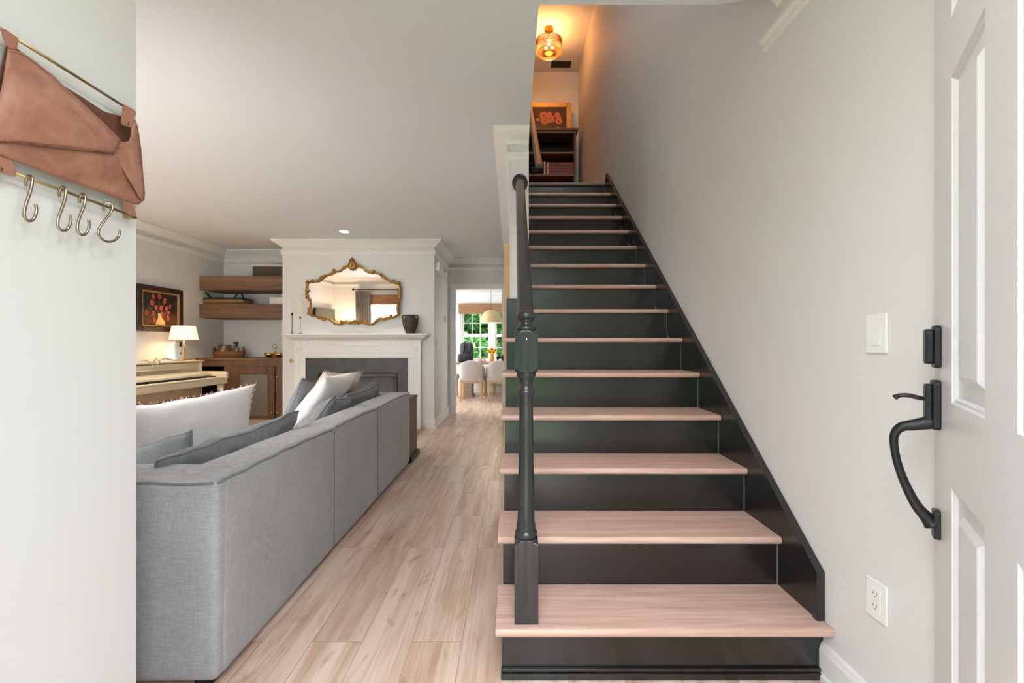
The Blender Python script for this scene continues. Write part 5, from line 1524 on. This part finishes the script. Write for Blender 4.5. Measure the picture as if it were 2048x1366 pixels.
child('bulb', MB().ball((xp, 9.6, zp0 + .07), .035), emis('pendant_bulb', (1, .85, .62, 1), 8), pl, smooth=True)
l = bpy.data.lights.new('pendant_light', 'POINT'); l.energy = 10; l.color = (1, .84, .64); l.shadow_soft_size = .04
lo = bpy.data.objects.new('pendant_light', l); COL.objects.link(lo); lo.location = (xp, 9.6, zp0 + .02)
roman('roman_shade', DWX0 - .04, DWX1 + .04, Z(628, 10.72), Z(607, 10.72), 10.71, 10.77, 'brown woven roman shade across the top of the dining window')

# ================================================================== UPPER HALL
bkc = thing('bookcase', 'dark wooden bookcase on the landing at the top of the stairs', 'bookcase', (.55, 6.9, UF + .004))
bx0, bx1, by0, by1 = .12, .935, 6.75, 7.15
zt_ = Z(262, 6.75)
child('side_panel', MB().box(bx1 - .03, bx1, by0, by1, UF + .004, zt_), 'darkwoodz', bkc)
child('side_panel', MB().box(bx0, bx0 + .03, by0, by1, UF + .004, zt_), 'darkwoodz', bkc)
child('top_board', MB().box(bx0 - .03, bx1 + .03, by0 - .03, by1, zt_ - .0, zt_ + .035), 'darkwood', bkc, bevel=.006)
child('cornice', MB().box(bx0, bx1, by0 - .012, by0, zt_ - .035, zt_), 'darkwood', bkc, bevel=.003)
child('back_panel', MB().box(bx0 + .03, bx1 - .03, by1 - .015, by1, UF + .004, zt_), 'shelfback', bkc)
zsA, zsB = Z(304, 6.75), Z(348.5, 6.75)
for z in (zsA, zsB, zsB - .34, UF + .08): child('shelf', MB().box(bx0 + .03, bx1 - .03, by0, by1 - .015, z - .024, z), 'darkwood', bkc)
def book(name, x0, x1, h_, mat, lab, grp='books on the lower shelf of the bookcase', y0=6.77, d=.2):
    t = thing(name, lab, 'book', ((x0 + x1) / 2, y0, zsB), grp)
    child('cover', MB().box(x0, x0 + .003, y0, y0 + d, zsB, zsB + h_).box(x1 - .003, x1, y0, y0 + d, zsB, zsB + h_).box(x0, x1, y0 - .003, y0, zsB, zsB + h_), mat, t)
    child('pages', MB().box(x0 + .003, x1 - .003, y0, y0 + d - .005, zsB, zsB + h_ - .006), 'paper', t)
bxs = [(1077.5, 1079, .18, rgb(188, 180, 168), 'pale narrow book partly behind the handrail'), (1082.5, 1085.5, .20, rgb(168, 40, 34), 'red book, leftmost of the uprights right of the handrail'), (1085.8, 1087.6, .19, rgb(120, 32, 30), 'dark red upright book beside the red one'), (1088.2, 1091, .195, rgb(214, 204, 188), 'cream upright book, middle of the group'), (1091.2, 1093.6, .17, rgb(48, 40, 36), 'black upright book between two cream ones'), (1094, 1096.8, .185, rgb(206, 194, 174), 'cream upright book against the flat stack')]
for i, (a, b, h_, c, lab) in enumerate(bxs): book('book', X(a, 6.77), X(b, 6.77), h_, plain('book_cover_' + 'abcdef'[i], c, .6), lab)
red = plain('red_brown_binding', rgb(126, 54, 32), .5)
labs = ['red-brown album at the bottom of the flat stack', 'red-brown album second from the bottom of the stack', 'red-brown album second from the top of the stack', 'red-brown album lying on top of the flat stack']
for k in range(4):
    z = zsB + k * .047
    t = thing('album', labs[k], 'book', (.72, 6.9, z), 'flat albums on the bookcase')
    child('cover', MB().box(X(1097.5, 6.78), .90, 6.78, 7.08, z, z + .004).box(X(1097.5, 6.78), .90, 6.78, 7.08, z + .038, z + .045).box(X(1097.5, 6.78), .90, 6.778, 6.784, z + .004, z + .038), red, t)
    child('clasp', MB().box(.655, .695, 6.772, 6.778, z + .006, z + .036), 'ebony', t)
m = MB().prism([(X(1120, 6.9), zsA), (X(1142, 6.9), zsA), (X(1142, 6.9), zsA + .066), (X(1120, 6.9), zsA + .030)], 'y', 6.9, 6.93)
tag(m.build('folded_paper', 'paper'), 'white folded paper standing on the upper shelf of the bookcase', 'paper')
# leaning painting
fpz = zt_ + .035
fl_ = thing('flower_painting', 'gilt framed painting of orange flowers leaning on top of the bookcase', 'painting', (.562, 6.96, fpz), rot=(rad(-8), 0, 0), world=False)
hwp = .338; hp = Z(203, 7.0) - fpz + .01
m = MB()
def fr2(m, w0, w1, z0, z1, w, y0, y1): m.box(-w0, -w0 + w, y0, y1, z0, z1).box(w0 - w, w0, y0, y1, z0, z1).box(-w0 + w, w0 - w, y0, y1, z0, z0 + w).box(-w0 + w, w0 - w, y0, y1, z1 - w, z1)
fr2(m, hwp, 0, 0, hp, .07, 0, .03); m.build('outer_frame', 'giltpic', fl_, bevel=.006)
m = MB(); fr2(m, hwp - .066, 0, .066, hp - .066, .012, .004, .03); m.build('inner_lip', 'gilt', fl_)
cv2 = MB().box(-hwp + .07, hwp - .07, .014, .024, .07, hp - .07).build('canvas', canvas_mat('painted_brown_ground', rgb(70, 44, 30), rgb(96, 84, 66), .05, .5), fl_)
def fl2(m, x, z, r, n=9, y=.0130):
    vs = []
    for q in range(n * 6):
        a = 2 * PI * q / (n * 6)
        rr_ = r * (.93 + .09 * abs(math.cos(a * n / 2)))
        vs.append(m.bm.verts.new((x + rr_ * math.cos(a), y, z + rr_ * math.sin(a))))
    m.bm.faces.new(vs)
po = plain('painted_orange', rgb(206, 116, 84), .6, 0, 0, 60, .25)
def fz(zx, zy):
    px = 1060 + zx / 8.04; py = 200 + zy / 8.04
    return X(px, 7.0) - .562, Z(py, 7.0) - fpz
for zx, zy, r, cc in ((222, 232, .052, .016), (327, 292, .058, .019), (240, 328, .052, .016), (460, 335, .042, .018), (440, 225, .036, 0), (465, 270, .030, 0), (128, 305, .024, 0), (315, 205, .030, 0), (450, 462, .026, 0)):
    x, z = fz(zx, zy)
    z = min(max(z, .10), hp - .1)
    m = MB(); fl2(m, x, z, r * 1.22); fo3 = m.build('painted_flower', po, cv2)
    if cc:
        mc = MB(); cc *= .7; vs = [mc.bm.verts.new((x + cc * math.cos(2 * PI * q / 12), .0124, z + cc * math.sin(2 * PI * q / 12))) for q in range(12)]; mc.bm.faces.new(vs); mc.build('painted_flower_heart', 'brown', cv2)

# rope chandelier
hx, hy = .496, 6.20
ch = thing('rope_chandelier', 'two-tier orange rope drum ceiling light glowing in the upper hall', 'ceiling light', (hx, hy, C2))
child('canopy', MB().lathe([(.06, C2 - .03), (.07, C2)], (hx, hy, 0), 24), 'goldp', ch)
child('stem', MB().tube([(hx, hy, C2 - .03), (hx, hy, C2 - .168)], .006, 8), 'goldp', ch)
def strands(z0, z1, ra_, rb_, n, r=.0032, zz0=None):
    m = MB()
    for i in range(n):
        a = 2 * PI * i / n
        m.tube([(hx + ra_ * math.cos(a), hy + ra_ * math.sin(a), z0), (hx + rb_ * math.cos(a), hy + rb_ * math.sin(a), z1)], r, 5)
    return m
def ringt(m, r, z, t=.004): return m.tube([(hx + r * math.cos(2 * PI * k / 40), hy + r * math.sin(2 * PI * k / 40), z) for k in range(40)], t, 6, True)
Zc = 5.175
child('upper_drum', strands(Zc - .085, Zc, .172, .172, 110, .0036), 'rope', ch)
child('upper_rings', ringt(ringt(MB(), .172, Zc), .172, Zc - .085), 'goldp', ch)
child('lower_drum', strands(Zc - .165, Zc - .105, .168, .160, 80, .0030), 'rope_glow', ch)
child('lower_rings', ringt(ringt(ringt(MB(), .168, Zc - .105), .160, Zc - .165), .06, Zc - .165), 'goldp', ch)
child('bottom_strands', strands(Zc - .166, Zc - .164, .06, .160, 80, .0026), 'rope_glow', ch)
child('spoke', MB().tube([(hx - .17, hy, Zc), (hx + .17, hy, Zc)], .003).tube([(hx, hy - .17, Zc), (hx, hy + .17, Zc)], .003), 'goldp', ch)
for k in range(3):
    a = 2 * PI * k / 3 + .4
    child('bulb', MB().ball((hx + .05 * math.cos(a), hy + .05 * math.sin(a), Zc - .08), .022), emis('amber_bulb', (1, .62, .28, 1), 4) if k == 0 else bpy.data.materials['amber_bulb'], ch, smooth=True)
l = bpy.data.lights.new('chandelier_light', 'POINT'); l.energy = 13; l.color = (1, .43, .13); l.shadow_soft_size = .035
lo = bpy.data.objects.new('chandelier_light', l); COL.objects.link(lo); lo.location = (hx, hy, Zc - .05)
vt = thing('ceiling_vent', 'black rectangular air vent in the upper hall ceiling', 'vent', (.74, 6.99, C2))
child('frame', MB().box(.59, .605, 6.91, 7.07, C2 - .006, C2).box(.875, .89, 6.91, 7.07, C2 - .006, C2).box(.605, .875, 6.91, 6.925, C2 - .006, C2).box(.605, .875, 7.055, 7.07, C2 - .006, C2), 'vent', vt)
m = MB()
for k in range(9): m.box(.605, .875, 6.928 + k * .0143, 6.928 + k * .0143 + .009, C2 - .005, C2 - .001)
child('slats', m, 'vent', vt)

# ================================================================== OUTDOORS
struct(MB().box(-6, 6, -1.6, 0.10, -.14, -.02).build('floor_porch', 'concrete'))
struct(MB().box(-30, 30, -40, -1.6, -.35, -.2).build('ground_front', 'grass'))
struct(MB().box(-30, 30, 11.0, 45, -.35, -.2).build('ground_back', 'grass'))
def tree(name, x, y, h_, r, lab, mat, seed, grp, cat='tree', n=2600, low=.25):
    rn = random.Random(seed)
    t = thing(name, lab, cat, (x, y, -.2), grp, world=False)
    if h_ > 2.5:
        MB().tube([(0, 0, 0), (.05, 0, h_ * .3), (-.05, .05, h_ * .6)], [h_ * .03, h_ * .024, h_ * .012], 10).build('trunk', 'bark', t, smooth=True)
    m = MB(); bm = m.bm
    lobes = [(rn.uniform(-.6, .6) * r, rn.uniform(-.6, .6) * r, h_ * (low + .1) + rn.random() * h_ * (.85 - low - .1), r * rn.uniform(.38, .6)) for _ in range(16)]
    for i in range(n):
        L = rn.choice(lobes)
        d = Vector((rn.gauss(0, 1), rn.gauss(0, 1), rn.gauss(0, 1))).normalized() * L[3] * rn.uniform(.75, 1.02)
        c = Vector((L[0], L[1], L[2])) + Vector((d.x, d.y, d.z * .85))
        if c.z < .05: continue
        s = rn.uniform(.5, 1.0) * (.07 + .045 * r)
        a = Vector((rn.gauss(0, 1), rn.gauss(0, 1), rn.gauss(0, .6))).normalized(); b = a.cross(Vector((rn.gauss(0, 1), rn.gauss(0, 1), rn.gauss(0, 1)))).normalized()
        bm.faces.new([bm.verts.new(c - a * s), bm.verts.new(c + b * s * .45), bm.verts.new(c + a * s), bm.verts.new(c - b * s * .45)])
    m.build('foliage', mat, t)
    return t
g2 = 'trees seen through the dining window'
tree('leafy_tree', -2.6, 17.5, 6.0, 2.4, 'broad green tree outside, left in the dining window', 'leafA', 1, g2, n=15000, low=.08)
tree('leafy_tree', .0, 18.5, 6.5, 2.6, 'broad green tree outside, right in the dining window', 'leafB', 2, g2, n=15000, low=.08)
tree('leafy_tree', -1.3, 20.5, 7.0, 3.4, 'dark green tree outside, farthest back behind the other two', 'leafA', 6, g2, n=12000, low=.08)
tree('leafy_shrub', -1.4, 15.2, 1.5, 1.2, 'low green shrub outside below the dining window panes', 'leafB', 3, None, 'shrub', n=2500, low=.1)
tree('leafy_shrub', .6, 15.5, 1.7, 1.2, 'dark green shrub outside at the right of the dining window', 'leafA', 4, None, 'shrub', n=2500, low=.1)
g3 = 'street trees in front of the house'
base_t = tree('street_tree', -5, -13, 6.5, 2.8, 'leafy tree across the front lawn, left of the doorway axis', 'leafB', 9, g3, n=9000, low=.05)
for k, (x, y, lab) in enumerate(((.3, -15, 'leafy tree across the lawn straight out from the front door'), (6.2, -13.5, 'leafy tree across the lawn, first to the right of the front door'), (12, -15, 'leafy tree across the lawn, farthest to the right'), (-11, -15, 'leafy tree across the lawn, farthest to the left'))):
    dup(base_t, (x, y, -.2), (0, 0, k * 1.3), lab)

m = MB(); rn = random.Random(77)
for i in range(16000):
    x = rn.uniform(-16, 16); y = rn.uniform(-.5, .5); z = rn.uniform(0, 1.9)
    f_ = rn.choice((0, 1, 2))
    if f_ == 0: y = .5 * rn.choice((-1, 1)) + rn.uniform(-.06, .06)
    elif f_ == 1: z = 1.9 + rn.uniform(-.08, .06)
    c = Vector((x, y, z)); s_ = rn.uniform(.07, .14)
    a = Vector((rn.gauss(0, 1), rn.gauss(0, 1), rn.gauss(0, 1))).normalized(); b = a.cross(Vector((rn.gauss(0, 1), rn.gauss(0, 1), rn.gauss(0, 1)))).normalized()
    m.bm.faces.new([m.bm.verts.new(c - a * s_), m.bm.verts.new(c + b * s_ * .5), m.bm.verts.new(c + a * s_), m.bm.verts.new(c - b * s_ * .5)])
hd_ = m.build('hedge', 'leafB'); hd_.location = (0, -8.5, -.2)
tag(hd_, 'long clipped green hedge across the front lawn', 'hedge')
